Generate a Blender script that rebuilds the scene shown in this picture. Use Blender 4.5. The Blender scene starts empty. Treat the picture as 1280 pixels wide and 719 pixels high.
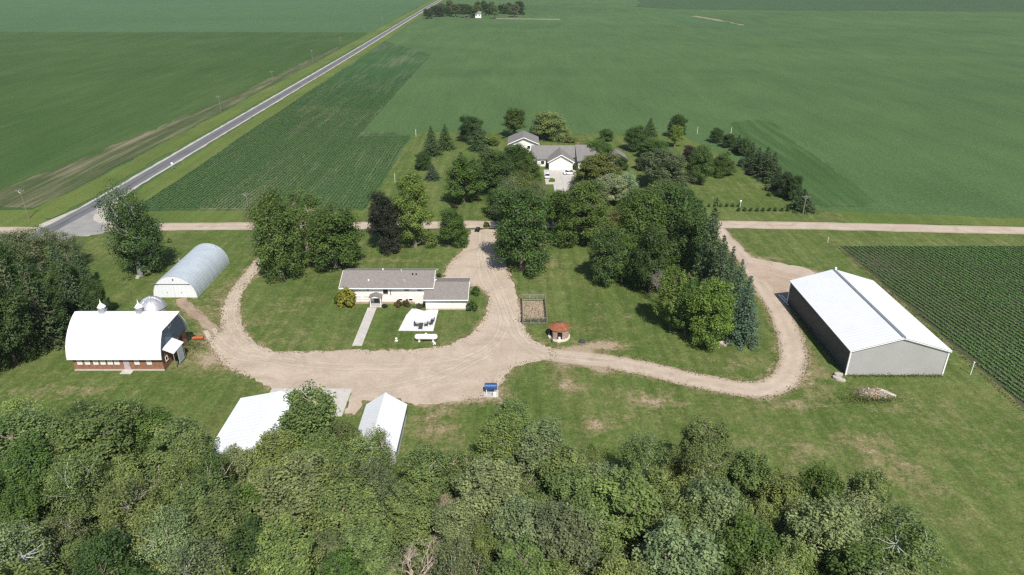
import bpy, bmesh, math, random
import numpy as np
from mathutils import Vector, Matrix
from mathutils.geometry import tessellate_polygon

R = math.radians
scene = bpy.context.scene
col = scene.collection

# ------------------------------------------------------------------ camera
CAM_H, FPX, PITCH = 70.0, 865.0, R(25.4)          # drone height (m), focal length in 1280-px units, tilt down
cd = bpy.data.cameras.new('camera')
cam = bpy.data.objects.new('camera', cd)
col.objects.link(cam)
cd.sensor_width = 36.0
cd.lens = FPX / 1280 * 36
cd.clip_start = 0.5
cd.clip_end = 12000
cam.location = (0, 0, CAM_H)
cam.rotation_euler = (R(90) - PITCH, 0, 0)
scene.camera = cam

# ------------------------------------------------------------------ sky, sun, exposure
SUN_EL, SHADOW_AZ = R(50), R(-15)                  # shadows fall away from the camera, a little to the left
sd = Vector((math.sin(SHADOW_AZ) * math.cos(SUN_EL), math.cos(SHADOW_AZ) * math.cos(SUN_EL), -math.sin(SUN_EL)))
world = bpy.data.worlds.new('World')
scene.world = world
world.use_nodes = True
wn = world.node_tree
bg = wn.nodes['Background']
sky = wn.nodes.new('ShaderNodeTexSky')
sky.sky_type = 'NISHITA'
sky.sun_disc = False
sky.sun_elevation = SUN_EL
sky.sun_rotation = R(180) + SHADOW_AZ
wn.links.new(sky.outputs[0], bg.inputs[0])
bg.inputs[1].default_value = 0.085
ld = bpy.data.lights.new('sun', 'SUN')
ld.energy = 4.5
ld.angle = R(0.53)
ld.color = (1.0, 0.955, 0.88)
sun = bpy.data.objects.new('sun', ld)
sun.rotation_euler = sd.to_track_quat('-Z', 'Y').to_euler()
sun.location = (0, 0, 200)
col.objects.link(sun)
vs = scene.view_settings
vs.view_transform = 'Standard'
vs.look = 'None'
vs.exposure = 0.34
vs.gamma = 1.0
vs.use_curve_mapping = False
scene.cycles.use_denoising = False
scene.cycles.pixel_filter_type = 'BLACKMAN_HARRIS'
scene.cycles.filter_width = 1.35
scene.cycles.max_bounces = 6
scene.cycles.diffuse_bounces = 3
scene.cycles.transparent_max_bounces = 8

# ------------------------------------------------------------------ survey helper: a sight line to the ground plane
_c, _s = math.cos(PITCH), math.sin(PITCH)
def G(px, py, z=0.0):
    u, v = (px - 640) / FPX, -(py - 359.5) / FPX
    t = (z - CAM_H) / (-_s + v * _c)
    return (u * t, (_c + v * _s) * t)
def height_at(y, py):                               # height of a thing standing at distance y whose top is seen at row py
    v = -(py - 359.5) / FPX
    k = (v * _c - _s) / (_c + v * _s)
    return CAM_H + k * y
def depth(y, z=0):
    return y * _c + (CAM_H - z) * _s

# ------------------------------------------------------------------ materials
def nmat(name):
    m = bpy.data.materials.new(name)
    m.use_nodes = True
    nt = m.node_tree
    return m, nt, nt.nodes['Principled BSDF']
def nd(nt, typ, **kw):
    n = nt.nodes.new(typ)
    for k, v in kw.items():
        setattr(n, k, v)
    return n
def ramp(nt, stops, fac=None):
    r = nd(nt, 'ShaderNodeValToRGB')
    e = r.color_ramp.elements
    while len(e) > 1:
        e.remove(e[-1])
    e[0].position = stops[0][0]
    e[0].color = tuple(stops[0][1]) + (1,)
    for p, c in stops[1:]:
        q = e.new(p)
        q.color = tuple(c) + (1,)
    if fac is not None:
        nt.links.new(fac, r.inputs[0])
    return r.outputs[0]
def grey(v):
    return (v, v, v)
def noise(nt, vec, scale, detail=4, rough=0.55, stretch=None, dist=0.0):
    if stretch:
        mp = nd(nt, 'ShaderNodeMapping')
        mp.inputs['Scale'].default_value = stretch
        nt.links.new(vec, mp.inputs[0])
        vec = mp.outputs[0]
    n = nd(nt, 'ShaderNodeTexNoise')
    n.inputs['Scale'].default_value = scale
    n.inputs['Detail'].default_value = detail
    n.inputs['Roughness'].default_value = rough
    n.inputs['Distortion'].default_value = dist
    nt.links.new(vec, n.inputs['Vector'])
    return n.outputs['Fac']
def mix(nt, fac, a, b, mode='MIX'):
    n = nd(nt, 'ShaderNodeMix', data_type='RGBA', blend_type=mode)
    for s, v in ((n.inputs[0], fac), (n.inputs[6], a), (n.inputs[7], b)):
        if hasattr(v, 'is_output') or hasattr(v, 'links'):
            nt.links.new(v, s)
        elif isinstance(v, (int, float)):
            s.default_value = v
        else:
            s.default_value = tuple(v) + (1,)
    return n.outputs[2]
def math_(nt, op, a, b=None, c=None, clamp=False):
    n = nd(nt, 'ShaderNodeMath', operation=op)
    n.use_clamp = clamp
    for i, v in enumerate((a, b, c)):
        if v is None:
            continue
        if isinstance(v, (int, float)):
            n.inputs[i].default_value = v
        else:
            nt.links.new(v, n.inputs[i])
    return n.outputs[0]
def pos(nt):
    return nd(nt, 'ShaderNodeNewGeometry').outputs['Position']
def objc(nt):
    return nd(nt, 'ShaderNodeTexCoord').outputs['Object']
def bump(nt, bsdf, h, dist=0.02, strength=0.6):
    b = nd(nt, 'ShaderNodeBump')
    b.inputs['Distance'].default_value = dist
    b.inputs['Strength'].default_value = strength
    nt.links.new(h, b.inputs['Height'])
    nt.links.new(b.outputs[0], bsdf.inputs['Normal'])
def M(name, c, var=0.12, scale=1.5, rough=0.65, metal=0.0, spec=0.3, stripe=None, dirt=0.0, dirtcol=(0.25, 0.2, 0.14)):
    """plain surface with mottling; stripe = (axis, period m, relief m) adds ribs, laps or seams as fine relief"""
    m, nt, b = nmat(name)
    o = objc(nt)
    n = noise(nt, o, scale, 5)
    lo = tuple(x * (1 - var) for x in c)
    hi = tuple(min(1, x * (1 + var)) for x in c)
    base = ramp(nt, [(0.3, lo), (0.7, hi)], n)
    if dirt:
        d = noise(nt, o, scale * 0.35, 6, 0.65)
        base = mix(nt, math_(nt, 'MULTIPLY', ramp(nt, [(0.5, grey(0)), (0.75, grey(1))], d), dirt), base, dirtcol)
    nt.links.new(base, b.inputs['Base Color'])
    b.inputs['Roughness'].default_value = rough
    b.inputs['Metallic'].default_value = metal
    b.inputs['Specular IOR Level'].default_value = spec
    if stripe:
        ax, per, rel = stripe
        sp = nd(nt, 'ShaderNodeSeparateXYZ')
        nt.links.new(o, sp.inputs[0])
        f = math_(nt, 'FRACT', math_(nt, 'DIVIDE', sp.outputs['XYZ'.index(ax)], per))
        bump(nt, b, ramp(nt, [(0.0, grey(0)), (0.08, grey(1)), (0.92, grey(1)), (1.0, grey(0))], f), rel, 1.0)
    return m

def leaf_material(name='leaf', trans=0.36, spec=0.25):
    m, nt, b = nmat(name)
    oi = nd(nt, 'ShaderNodeObjectInfo')
    at = nd(nt, 'ShaderNodeAttribute', attribute_name='lv')
    v = ramp(nt, [(0.0, (0.5, 0.56, 0.55)), (0.5, (1, 1, 1)), (1.0, (1.75, 1.6, 1.45))], at.outputs['Fac'])
    c = mix(nt, 1.0, oi.outputs['Color'], v, 'MULTIPLY')
    nt.links.new(c, b.inputs['Base Color'])
    b.inputs['Roughness'].default_value = 0.55
    b.inputs['Specular IOR Level'].default_value = spec
    t = nd(nt, 'ShaderNodeBsdfTranslucent')
    nt.links.new(mix(nt, 1.0, c, (1.05, 1.15, 0.6), 'MULTIPLY'), t.inputs[0])
    ms = nd(nt, 'ShaderNodeMixShader')
    ms.inputs[0].default_value = trans
    nt.links.new(b.outputs[0], ms.inputs[1])
    nt.links.new(t.outputs[0], ms.inputs[2])
    nt.links.new(ms.outputs[0], nt.nodes['Material Output'].inputs[0])
    return m
def bark_material():
    m, nt, b = nmat('bark')
    oi = nd(nt, 'ShaderNodeObjectInfo')
    n = noise(nt, objc(nt), 6, 5, 0.6, (1, 1, 0.25))
    nt.links.new(mix(nt, 1.0, oi.outputs['Color'], ramp(nt, [(0.3, grey(0.55)), (0.7, grey(1.3))], n), 'MULTIPLY'), b.inputs['Base Color'])
    b.inputs['Roughness'].default_value = 0.9
    b.inputs['Specular IOR Level'].default_value = 0.1
    return m

def lawn_material():
    m, nt, b = nmat('mown_grass')
    p = pos(nt)
    n1 = noise(nt, p, 0.055, 5, 0.6)
    n2 = noise(nt, p, 0.35, 6, 0.62, None, 0.3)
    n3 = noise(nt, p, 3.2, 4, 0.7)
    n4 = noise(nt, p, 0.9, 5, 0.65, (1, 0.35, 1))
    n6 = noise(nt, p, 1.3, 6, 0.7, None, 0.5)
    g = ramp(nt, [(0.30, (0.051, 0.087, 0.019)), (0.45, (0.081, 0.118, 0.030)), (0.56, (0.115, 0.140, 0.045)), (0.70, (0.178, 0.176, 0.074))],
             math_(nt, 'ADD', math_(nt, 'MULTIPLY', n1, 0.4), math_(nt, 'ADD', math_(nt, 'MULTIPLY', n2, 0.38), math_(nt, 'MULTIPLY', n4, 0.22))))
    g = mix(nt, 1.0, g, ramp(nt, [(0.3, grey(0.74)), (0.7, grey(1.28))], n6), 'MULTIPLY')
    mow = noise(nt, p, 0.62, 2, 0.5, (1.0, 0.03, 1), 0.6)
    g = mix(nt, 1.0, g, ramp(nt, [(0.35, grey(0.88)), (0.65, grey(1.12))], mow), 'MULTIPLY')
    fine = ramp(nt, [(0.25, grey(0.62)), (0.5, grey(1.0)), (0.75, grey(1.42))], n3)
    g = mix(nt, 1.0, g, fine, 'MULTIPLY')
    w = nd(nt, 'ShaderNodeAttribute', attribute_name='wear').outputs['Fac']
    wv = math_(nt, 'ADD', math_(nt, 'MULTIPLY_ADD', w, 0.9, -0.02), math_(nt, 'MULTIPLY', math_(nt, 'SUBTRACT', n2, 0.5), 1.9))
    wv = math_(nt, 'ADD', wv, math_(nt, 'MULTIPLY', math_(nt, 'SUBTRACT', n6, 0.5), 1.7))
    wv = math_(nt, 'ADD', wv, math_(nt, 'MULTIPLY', math_(nt, 'SUBTRACT', n3, 0.5), 0.5))
    dry = mix(nt, 1.0, ramp(nt, [(0.3, (0.17, 0.145, 0.07)), (0.7, (0.27, 0.22, 0.125))], n4), fine, 'MULTIPLY')
    dirt = ramp(nt, [(0.3, (0.24, 0.18, 0.12)), (0.7, (0.42, 0.34, 0.25))], n3)
    c = mix(nt, math_(nt, 'MULTIPLY', ramp(nt, [(0.20, grey(0)), (0.75, grey(1))], wv), 0.85), g, dry)
    c = mix(nt, ramp(nt, [(0.72, grey(0)), (1.0, grey(1))], wv), c, dirt)
    nt.links.new(c, b.inputs['Base Color'])
    b.inputs['Roughness'].default_value = 0.95
    b.inputs['Specular IOR Level'].default_value = 0.05
    bump(nt, b, math_(nt, 'ADD', n3, n2), 0.12, 0.8)
    return m
def gravel_material(name, lo, hi):
    m, nt, b = nmat(name)
    p = pos(nt)
    n1 = noise(nt, p, 0.16, 7, 0.68, None, 1.2)
    n2 = noise(nt, p, 1.6, 5, 0.7)
    n3 = noise(nt, p, 9.0, 3, 0.7)
    c = ramp(nt, [(0.34, lo), (0.64, hi)], math_(nt, 'ADD', math_(nt, 'MULTIPLY', n1, 0.6), math_(nt, 'MULTIPLY', n2, 0.4)))
    c = mix(nt, 1.0, c, ramp(nt, [(0.3, grey(0.86)), (0.7, grey(1.10))], n3), 'MULTIPLY')
    uvn = nd(nt, 'ShaderNodeSeparateXYZ')
    nt.links.new(nd(nt, 'ShaderNodeUVMap').outputs[0], uvn.inputs[0])
    tr = ramp(nt, [(0.0, grey(1.0)), (0.12, grey(0.97)), (0.30, grey(1.05)), (0.5, grey(0.95)), (0.70, grey(1.05)), (0.88, grey(0.97)), (1.0, grey(1.0))], uvn.outputs[0])
    c = mix(nt, 1.0, c, tr, 'MULTIPLY')
    w = nd(nt, 'ShaderNodeAttribute', attribute_name='rim').outputs['Fac']
    e = math_(nt, 'ADD', w, math_(nt, 'MULTIPLY', math_(nt, 'SUBTRACT', n2, 0.5), 1.2))
    c = mix(nt, math_(nt, 'MULTIPLY', ramp(nt, [(0.35, grey(0)), (0.9, grey(1))], e), 0.5), c, (0.235, 0.185, 0.12))
    nt.links.new(c, b.inputs['Base Color'])
    b.inputs['Roughness'].default_value = 0.95
    b.inputs['Specular IOR Level'].default_value = 0.1
    bump(nt, b, n3, 0.02, 0.5)
    return m
def field_material(name, lo, hi, soil=None, soilamt=0.0, period=9.1, stripe=0.1, fine=0.25, big=0.004):
    """leafy crop canopy seen from the air: planter passes along the rows, slow soil changes, fine leaf texture"""
    m, nt, b = nmat(name)
    p = pos(nt)
    n1 = noise(nt, p, big, 6, 0.6, (0.5, 1.2, 1), 0.6)
    n2 = noise(nt, p, 0.05, 5, 0.6, (1, 0.3, 1))
    n3 = noise(nt, p, 1.3, 4, 0.75)
    n5 = noise(nt, p, 0.35, 3, 0.6, (1.0, 0.05, 1))
    c = ramp(nt, [(0.3, lo), (0.7, hi)], math_(nt, 'ADD', math_(nt, 'MULTIPLY', n1, 0.6), math_(nt, 'MULTIPLY', n2, 0.4)))
    c = mix(nt, 1.0, c, ramp(nt, [(0.25, grey(1 - fine)), (0.75, grey(1 + fine))], n3), 'MULTIPLY')
    c = mix(nt, 1.0, c, ramp(nt, [(0.3, grey(1 - stripe)), (0.7, grey(1 + stripe))], n5), 'MULTIPLY')
    if soil:
        f = math_(nt, 'MULTIPLY', ramp(nt, [(0.52, grey(0)), (0.72, grey(1))], math_(nt, 'ADD', math_(nt, 'MULTIPLY', n5, 0.55), math_(nt, 'MULTIPLY', n2, 0.5))), soilamt)
        c = mix(nt, f, c, soil)
    nt.links.new(c, b.inputs['Base Color'])
    b.inputs['Roughness'].default_value = 0.9
    b.inputs['Specular IOR Level'].default_value = 0.12
    bump(nt, b, n3, 0.3, 0.8)
    return m
def asphalt_material():
    m, nt, b = nmat('aged_asphalt')
    p = pos(nt)
    uv = nd(nt, 'ShaderNodeUVMap').outputs[0]
    sp = nd(nt, 'ShaderNodeSeparateXYZ')
    nt.links.new(uv, sp.inputs[0])
    tr = ramp(nt, [(0.0, grey(1.25)), (0.10, grey(1.0)), (0.2, grey(0.82)), (0.33, grey(1.02)), (0.46, grey(0.78)), (0.5, grey(0.62)), (0.54, grey(0.78)), (0.66, grey(1.02)), (0.8, grey(0.82)), (0.9, grey(1.0)), (1.0, grey(1.25))], sp.outputs[0])
    n1 = noise(nt, p, 0.5, 5, 0.65, (1, 0.15, 1))
    n3 = noise(nt, p, 6, 3, 0.7)
    c = ramp(nt, [(0.3, (0.115, 0.117, 0.125)), (0.7, (0.19, 0.19, 0.195))], n1)
    c = mix(nt, 1.0, c, tr, 'MULTIPLY')
    c = mix(nt, 1.0, c, ramp(nt, [(0.3, grey(0.85)), (0.7, grey(1.15))], n3), 'MULTIPLY')
    nt.links.new(c, b.inputs['Base Color'])
    b.inputs['Roughness'].default_value = 0.85
    b.inputs['Specular IOR Level'].default_value = 0.2
    return m

LEAF, BARK = leaf_material(), bark_material()
NEEDLE = leaf_material('needles', 0.1, 0.15)
LAWN = lawn_material()
GRAVEL = gravel_material('tan_gravel', (0.340, 0.270, 0.210), (0.505, 0.42, 0.335))
SHOULDER = gravel_material('grey_gravel', (0.34, 0.31, 0.27), (0.50, 0.465, 0.415))
DIRT = gravel_material('bare_soil', (0.22, 0.165, 0.115), (0.40, 0.31, 0.23))
DIRT_PALE = gravel_material('tan_earth', (0.30, 0.225, 0.165), (0.47, 0.375, 0.295))
ASPHALT = asphalt_material()
CONC = M('concrete', (0.47, 0.445, 0.41), 0.12, 0.9, 0.9, dirt=0.35, dirtcol=(0.33, 0.28, 0.22))
CONC_W = M('new_concrete', (0.62, 0.615, 0.63), 0.05, 0.8, 0.9, dirt=0.12, dirtcol=(0.5, 0.47, 0.43))
WHITE_METAL = M('white_sheet_metal', (0.70, 0.72, 0.735), 0.03, 0.3, 0.45, 0, 0.4, ('Y', 0.9, 0.03), 0.28, (0.55, 0.56, 0.56))
WHITE_METAL_X = M('white_roof_sheet', (0.70, 0.72, 0.735), 0.03, 0.3, 0.45, 0, 0.4, ('X', 0.9, 0.03), 0.28, (0.55, 0.56, 0.56))
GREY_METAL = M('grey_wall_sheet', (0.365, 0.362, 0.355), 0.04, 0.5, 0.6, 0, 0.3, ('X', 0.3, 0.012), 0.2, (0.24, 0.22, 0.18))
DARK_METAL = M('shade_dark_sheet', (0.060, 0.070, 0.078), 0.06, 0.5, 0.55, 0, 0.3, ('Y', 0.3, 0.012))  # the machine shed's shaded side is put into this dark sheet colour
TRIM = M('white_trim', (0.8, 0.8, 0.79), 0.02, 2, 0.5)
GALV = M('galvanised_steel', (0.50, 0.52, 0.55), 0.14, 0.8, 0.42, 0.55, 0.5, ('Z', 0.22, 0.03), 0.25, (0.40, 0.36, 0.31))
GALV_ROOF = M('galvanised_arch', (0.50, 0.56, 0.61), 0.06, 0.5, 0.45, 0.2, 0.5, ('Y', 0.42, 0.035), 0.2, (0.45, 0.44, 0.42))
BRICK = M('red_brown_brick', (0.27, 0.135, 0.085), 0.22, 2.2, 0.9, 0, 0.1, ('Z', 0.22, 0.012), 0.4, (0.36, 0.24, 0.17))
BLUEGREY = M('blue_grey_siding', (0.15, 0.20, 0.25), 0.1, 1.2, 0.7, 0, 0.2, ('Z', 0.2, 0.012))
SIDING = M('white_siding', (0.76, 0.735, 0.70), 0.04, 0.8, 0.7, 0, 0.2, ('Z', 0.16, 0.012), 0.15, (0.55, 0.48, 0.40))
SHINGLE = M('brown_grey_shingle', (0.225, 0.203, 0.188), 0.16, 2.5, 0.95, 0, 0.1, ('Z', 0.09, 0.01), 0.2, (0.16, 0.13, 0.12))
SHINGLE_G = M('grey_shingle', (0.20, 0.19, 0.18), 0.14, 2.0, 0.95, 0, 0.1, ('Z', 0.09, 0.01), 0.2, (0.15, 0.14, 0.13))
GLASS = M('window_glass', (0.02, 0.025, 0.03), 0.1, 1, 0.08, 0, 0.6)
PALE_GLASS = M('whitened_pane', (0.66, 0.62, 0.56), 0.06, 2, 0.35, 0, 0.4)
RUST = M('rusted_roof', (0.25, 0.098, 0.052), 0.3, 1.8, 0.85, 0, 0.15, None, 0.5, (0.20, 0.085, 0.05))
TILE = M('clay_block', (0.37, 0.26, 0.195), 0.25, 3.0, 0.9, 0, 0.1, ('Z', 0.3, 0.02), 0.4, (0.55, 0.47, 0.40))
DARK = M('interior_shade_black', (0.012, 0.012, 0.012), 0.1, 1, 0.9)  # near-black colour standing for the shade inside openings
BLUE = M('blue_paint', (0.022, 0.075, 0.22), 0.12, 2, 0.45, 0, 0.4, None, 0.2, (0.08, 0.14, 0.25))
BLACK = M('black_rubber', (0.02, 0.02, 0.021), 0.15, 4, 0.75)
CHAIR = M('dark_grey_metal', (0.07, 0.07, 0.075), 0.15, 4, 0.5)
WOOD = M('weathered_wood', (0.24, 0.20, 0.155), 0.2, 3, 0.9)
POLEWOOD = M('pole_timber', (0.20, 0.165, 0.13), 0.2, 1, 0.9)
CARWHITE = M('white_car_paint', (0.78, 0.78, 0.79), 0.02, 1, 0.22, 0, 0.6)
CREAM = M('tank_enamel', (0.80, 0.82, 0.80), 0.03, 1, 0.3, 0, 0.5)
ORANGE = M('orange_paint', (0.40, 0.115, 0.045), 0.2, 2, 0.6)
LIGHTGREY = M('light_grey_door', (0.40, 0.45, 0.47), 0.08, 1, 0.6, 0, 0.3, ('X', 0.4, 0.01))
ROCK = M('broken_concrete', (0.42, 0.38, 0.33), 0.25, 2, 0.95)
WEED = leaf_material('weed_leaf', 0.25, 0.1)

# ------------------------------------------------------------------ mesh helpers
class MB:
    def __init__(s):
        s.v, s.f = [], []
    def add(s, vs_, fs_):
        b = len(s.v)
        s.v += [tuple(q) for q in vs_]
        s.f += [tuple(b + i for i in f) for f in fs_]
        return s
    def box(s, x0, x1, y0, y1, z0, z1):
        return s.add([(x0, y0, z0), (x1, y0, z0), (x1, y1, z0), (x0, y1, z0), (x0, y0, z1), (x1, y0, z1), (x1, y1, z1), (x0, y1, z1)],
                     [(3, 2, 1, 0), (4, 5, 6, 7), (0, 1, 5, 4), (1, 2, 6, 5), (2, 3, 7, 6), (3, 0, 4, 7)])
    def prism(s, poly, axis, a, b):
        """closed polygon of 2-D points swept from a to b along axis ('x': points are (y,z), 'y': (x,z), 'z': (x,y))"""
        n = len(poly)
        def p(q, t):
            return {'x': (t, q[0], q[1]), 'y': (q[0], t, q[1]), 'z': (q[0], q[1], t)}[axis]
        vs_ = [p(q, a) for q in poly] + [p(q, b) for q in poly]
        fs_ = [tuple(range(n))[::-1], tuple(range(n, 2 * n))] + [(i, (i + 1) % n, n + (i + 1) % n, n + i) for i in range(n)]
        return s.add(vs_, fs_)
    def tube(s, pts, rad, n=6, cap=True):
        pts = [Vector(p) for p in pts]
        rings = []
        for i, p in enumerate(pts):
            d = (pts[min(i + 1, len(pts) - 1)] - pts[max(i - 1, 0)])
            if d.length < 1e-6:
                d = Vector((0, 0, 1))
            d.normalize()
            a = d.cross(Vector((0, 0, 1)) if abs(d.z) < 0.9 else Vector((1, 0, 0))).normalized()
            b = d.cross(a)
            r = rad[i] if isinstance(rad, (list, tuple)) else rad
            rings.append([p + (a * math.cos(2 * math.pi * k / n) + b * math.sin(2 * math.pi * k / n)) * r for k in range(n)])
        vs_ = [q for rg in rings for q in rg]
        fs_ = []
        for i in range(len(pts) - 1):
            for k in range(n):
                fs_.append((i * n + k, i * n + (k + 1) % n, (i + 1) * n + (k + 1) % n, (i + 1) * n + k))
        if cap:
            fs_ += [tuple(range(n))[::-1], tuple(range((len(pts) - 1) * n, len(pts) * n))]
        return s.add(vs_, fs_)
    def lathe(s, prof, n=24, c=(0, 0), a0=0.0, a1=2 * math.pi):
        full = abs(a1 - a0 - 2 * math.pi) < 1e-6
        m = n if full else n + 1
        vs_ = []
        for r, z in prof:
            for k in range(m):
                t = a0 + (a1 - a0) * k / n
                vs_.append((c[0] + r * math.cos(t), c[1] + r * math.sin(t), z))
        fs_ = []
        for i in range(len(prof) - 1):
            for k in range(n):
                k2 = (k + 1) % m
                fs_.append((i * m + k, i * m + k2, (i + 1) * m + k2, (i + 1) * m + k))
        return s.add(vs_, fs_)
    def mesh(s, name, mat, smooth=False):
        me = bpy.data.meshes.new(name)
        me.from_pydata(s.v, [], s.f)
        bm = bmesh.new()
        bm.from_mesh(me)
        bmesh.ops.recalc_face_normals(bm, faces=bm.faces)
        bm.to_mesh(me)
        bm.free()
        me.materials.append(mat)
        if smooth:
            me.polygons.foreach_set('use_smooth', [True] * len(me.polygons))
        return me
    def build(s, name, mat, parent=None, smooth=False):
        return link(name, s.mesh(name, mat, smooth), parent)
def link(name, data, parent=None):
    o = bpy.data.objects.new(name, data)
    col.objects.link(o)
    if parent is not None:
        o.parent = parent
    return o
def tag(o, label=None, cat=None, group=None, kind=None):
    for k, v in (('label', label), ('category', cat), ('group', group), ('kind', kind)):
        if v:
            o[k] = v
    return o
def thing(name, label, cat, loc=(0, 0, 0), rz=0.0, group=None):
    o = link(name, None)
    o.location = loc
    o.rotation_euler = (0, 0, rz)
    o.empty_display_size = 0.3
    return tag(o, label, cat, group)
def copy_tree(o, parent=None):
    c = o.copy()
    col.objects.link(c)
    c.parent = parent
    for ch in o.children:
        copy_tree(ch, c)
    return c
def np_mesh(name, V, F, mat, attr=None, smooth=False):
    V = np.asarray(V, dtype=np.float32)
    F = np.asarray(F, dtype=np.int32)
    k = F.shape[1]
    me = bpy.data.meshes.new(name)
    me.vertices.add(len(V))
    me.vertices.foreach_set('co', V.ravel())
    me.loops.add(F.size)
    me.loops.foreach_set('vertex_index', F.ravel())
    me.polygons.add(len(F))
    me.polygons.foreach_set('loop_start', np.arange(len(F), dtype=np.int32) * k)
    if attr:
        for an, av in attr.items():
            a = me.attributes.new(an, 'FLOAT', 'POINT')
            a.data.foreach_set('value', np.asarray(av, dtype=np.float32))
    me.update(calc_edges=True)
    me.validate()
    me.materials.append(mat)
    if smooth:
        me.polygons.foreach_set('use_smooth', np.ones(len(F), dtype=bool))
    return me

def smooth_line(pts, step=2.0, closed=False):
    P = [Vector(p).to_2d() if len(p) == 3 else Vector(p) for p in pts]
    n = len(P)
    out = []
    for i in range(n if closed else n - 1):
        g = lambda k: P[k % n] if closed else P[max(0, min(n - 1, k))]
        a, b, c, d = g(i - 1), g(i), g(i + 1), g(i + 2)
        m = max(1, int((c - b).length / step))
        for j in range(m):
            t = j / m
            out.append(0.5 * ((2 * b) + (c - a) * t + (2 * a - 5 * b + 4 * c - d) * t * t + (3 * b - a - 3 * c + d) * t ** 3))
    if not closed:
        out.append(P[-1])
    return out
def sheet(name, pts, z, mat, jitter=0.0, step=2.0, smooth=False, kind='structure', seed=1, rim=0.0):
    """flat irregular patch of ground from an outline in metres"""
    rnd = random.Random(seed)
    if smooth:
        P = smooth_line(pts, step, True)
    else:
        P = []
        for i in range(len(pts)):
            a, b = Vector(pts[i][:2]), Vector(pts[(i + 1) % len(pts)][:2])
            m = max(1, int((b - a).length / step))
            P += [a.lerp(b, j / m) for j in range(m)]
    if jitter:
        P = [p + Vector((rnd.gauss(0, jitter), rnd.gauss(0, jitter))) for p in P]
    V = [(p.x, p.y, z) for p in P]
    tri = tessellate_polygon([[Vector(v) for v in V]])
    me = bpy.data.meshes.new(name)
    me.from_pydata(V, [], [tuple(t) for t in tri])
    bm = bmesh.new()
    bm.from_mesh(me)
    for f in bm.faces:
        if f.normal.z < 0:
            f.normal_flip()
    bm.to_mesh(me)
    bm.free()
    me.materials.append(mat)
    return tag(link(name, me), kind=kind)
def strip(name, pts, w, z, mat, step=2.0, jitter=0.0, n=6, seed=1, kind='structure', parent=None):
    """road along a centre line; UV u runs across; attribute rim is 1 at the edges"""
    rnd = random.Random(seed)
    P = smooth_line(pts, step)
    V, UV, RIM, F = [], [], [], []
    L = 0.0
    for i, p in enumerate(P):
        d = (P[min(i + 1, len(P) - 1)] - P[max(i - 1, 0)]).normalized()
        nrm = Vector((d.y, -d.x))
        ww = w(i / (len(P) - 1)) if callable(w) else w
        if i:
            L += (p - P[i - 1]).length
        j0, j1 = rnd.gauss(0, jitter), rnd.gauss(0, jitter)
        for k in range(n + 1):
            u = k / n
            off = (u - 0.5) * ww + (j0 * (1 - u) ** 3 + j1 * u ** 3)
            V.append((p.x + nrm.x * off, p.y + nrm.y * off, z))
            UV.append((u, L))
            RIM.append(max(0.0, abs(u - 0.5) * 2 - 0.55) / 0.45)
    for i in range(len(P) - 1):
        for k in range(n):
            a = i * (n + 1) + k
            F.append((a, a + 1, a + n + 2, a + n + 1))
    me = np_mesh(name, V, F, mat, {'rim': RIM})
    ul = me.uv_layers.new(name='UVMap')
    lv = np.empty(len(me.loops), dtype=np.int32)
    me.loops.foreach_get('vertex_index', lv)
    ul.data.foreach_set('uv', np.asarray(UV, dtype=np.float32)[lv].ravel())
    o = link(name, me, parent)
    if me.polygons[0].normal.z < 0:
        me.flip_normals()
    return tag(o, kind=kind) if parent is None else o

# ================================================================== THE GROUND AND THE FIELDS
SOY = field_material('soybean_canopy', (0.045, 0.092, 0.031), (0.092, 0.150, 0.052), fine=0.45, stripe=0.05)
SOY_FAR = field_material('soybean_canopy_pale', (0.054, 0.112, 0.044), (0.076, 0.138, 0.056), fine=0.2, stripe=0.06)
CROP_L = field_material('olive_crop', (0.034, 0.074, 0.018), (0.066, 0.112, 0.030), soil=(0.16, 0.14, 0.10), soilamt=0.10, fine=0.34, stripe=0.07)
CROP_D = field_material('dark_corn', (0.034, 0.080, 0.025), (0.056, 0.110, 0.036), soil=(0.20, 0.175, 0.125), soilamt=0.45, fine=0.32, stripe=0.16, big=0.01)
CROP_DK = field_material('far_dark_crop', (0.040, 0.078, 0.028), (0.058, 0.098, 0.040), fine=0.2, stripe=0.06)
HEADLAND = field_material('worn_headland', (0.055, 0.08, 0.03), (0.11, 0.12, 0.055), soil=(0.24, 0.19, 0.14), soilamt=0.9, fine=0.3, stripe=0.35, big=0.03)
VERGE = field_material('verge_grass', (0.075, 0.115, 0.024), (0.135, 0.17, 0.045), fine=0.28, stripe=0.12, big=0.03)
SWALE = field_material('swale_crop', (0.052, 0.106, 0.042), (0.076, 0.138, 0.054), fine=0.25, stripe=0.06)
PATCH = field_material('patch_corn', (0.040, 0.086, 0.024), (0.066, 0.120, 0.036), soil=(0.20, 0.175, 0.125), soilamt=0.2, fine=0.35, stripe=0.2, big=0.01)
STRAW = field_material('drowned_spot', (0.16, 0.17, 0.09), (0.27, 0.25, 0.15), fine=0.3, stripe=0.1, big=0.03)
ROWMIX = field_material('thin_young_corn', (0.050, 0.094, 0.034), (0.088, 0.128, 0.050), soil=(0.27, 0.215, 0.15), soilamt=0.75, fine=0.35, stripe=0.12, big=0.012)
SOIL_DARK = field_material('shade_tinted_row_soil', (0.045, 0.055, 0.028), (0.10, 0.095, 0.055), fine=0.2, stripe=0.1, big=0.03)  # soil colour darkened to stand for shade between the corn rows
SOIL_ROWS = field_material('row_soil', (0.10, 0.118, 0.052), (0.225, 0.195, 0.125), fine=0.2, stripe=0.1, big=0.03)

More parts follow.
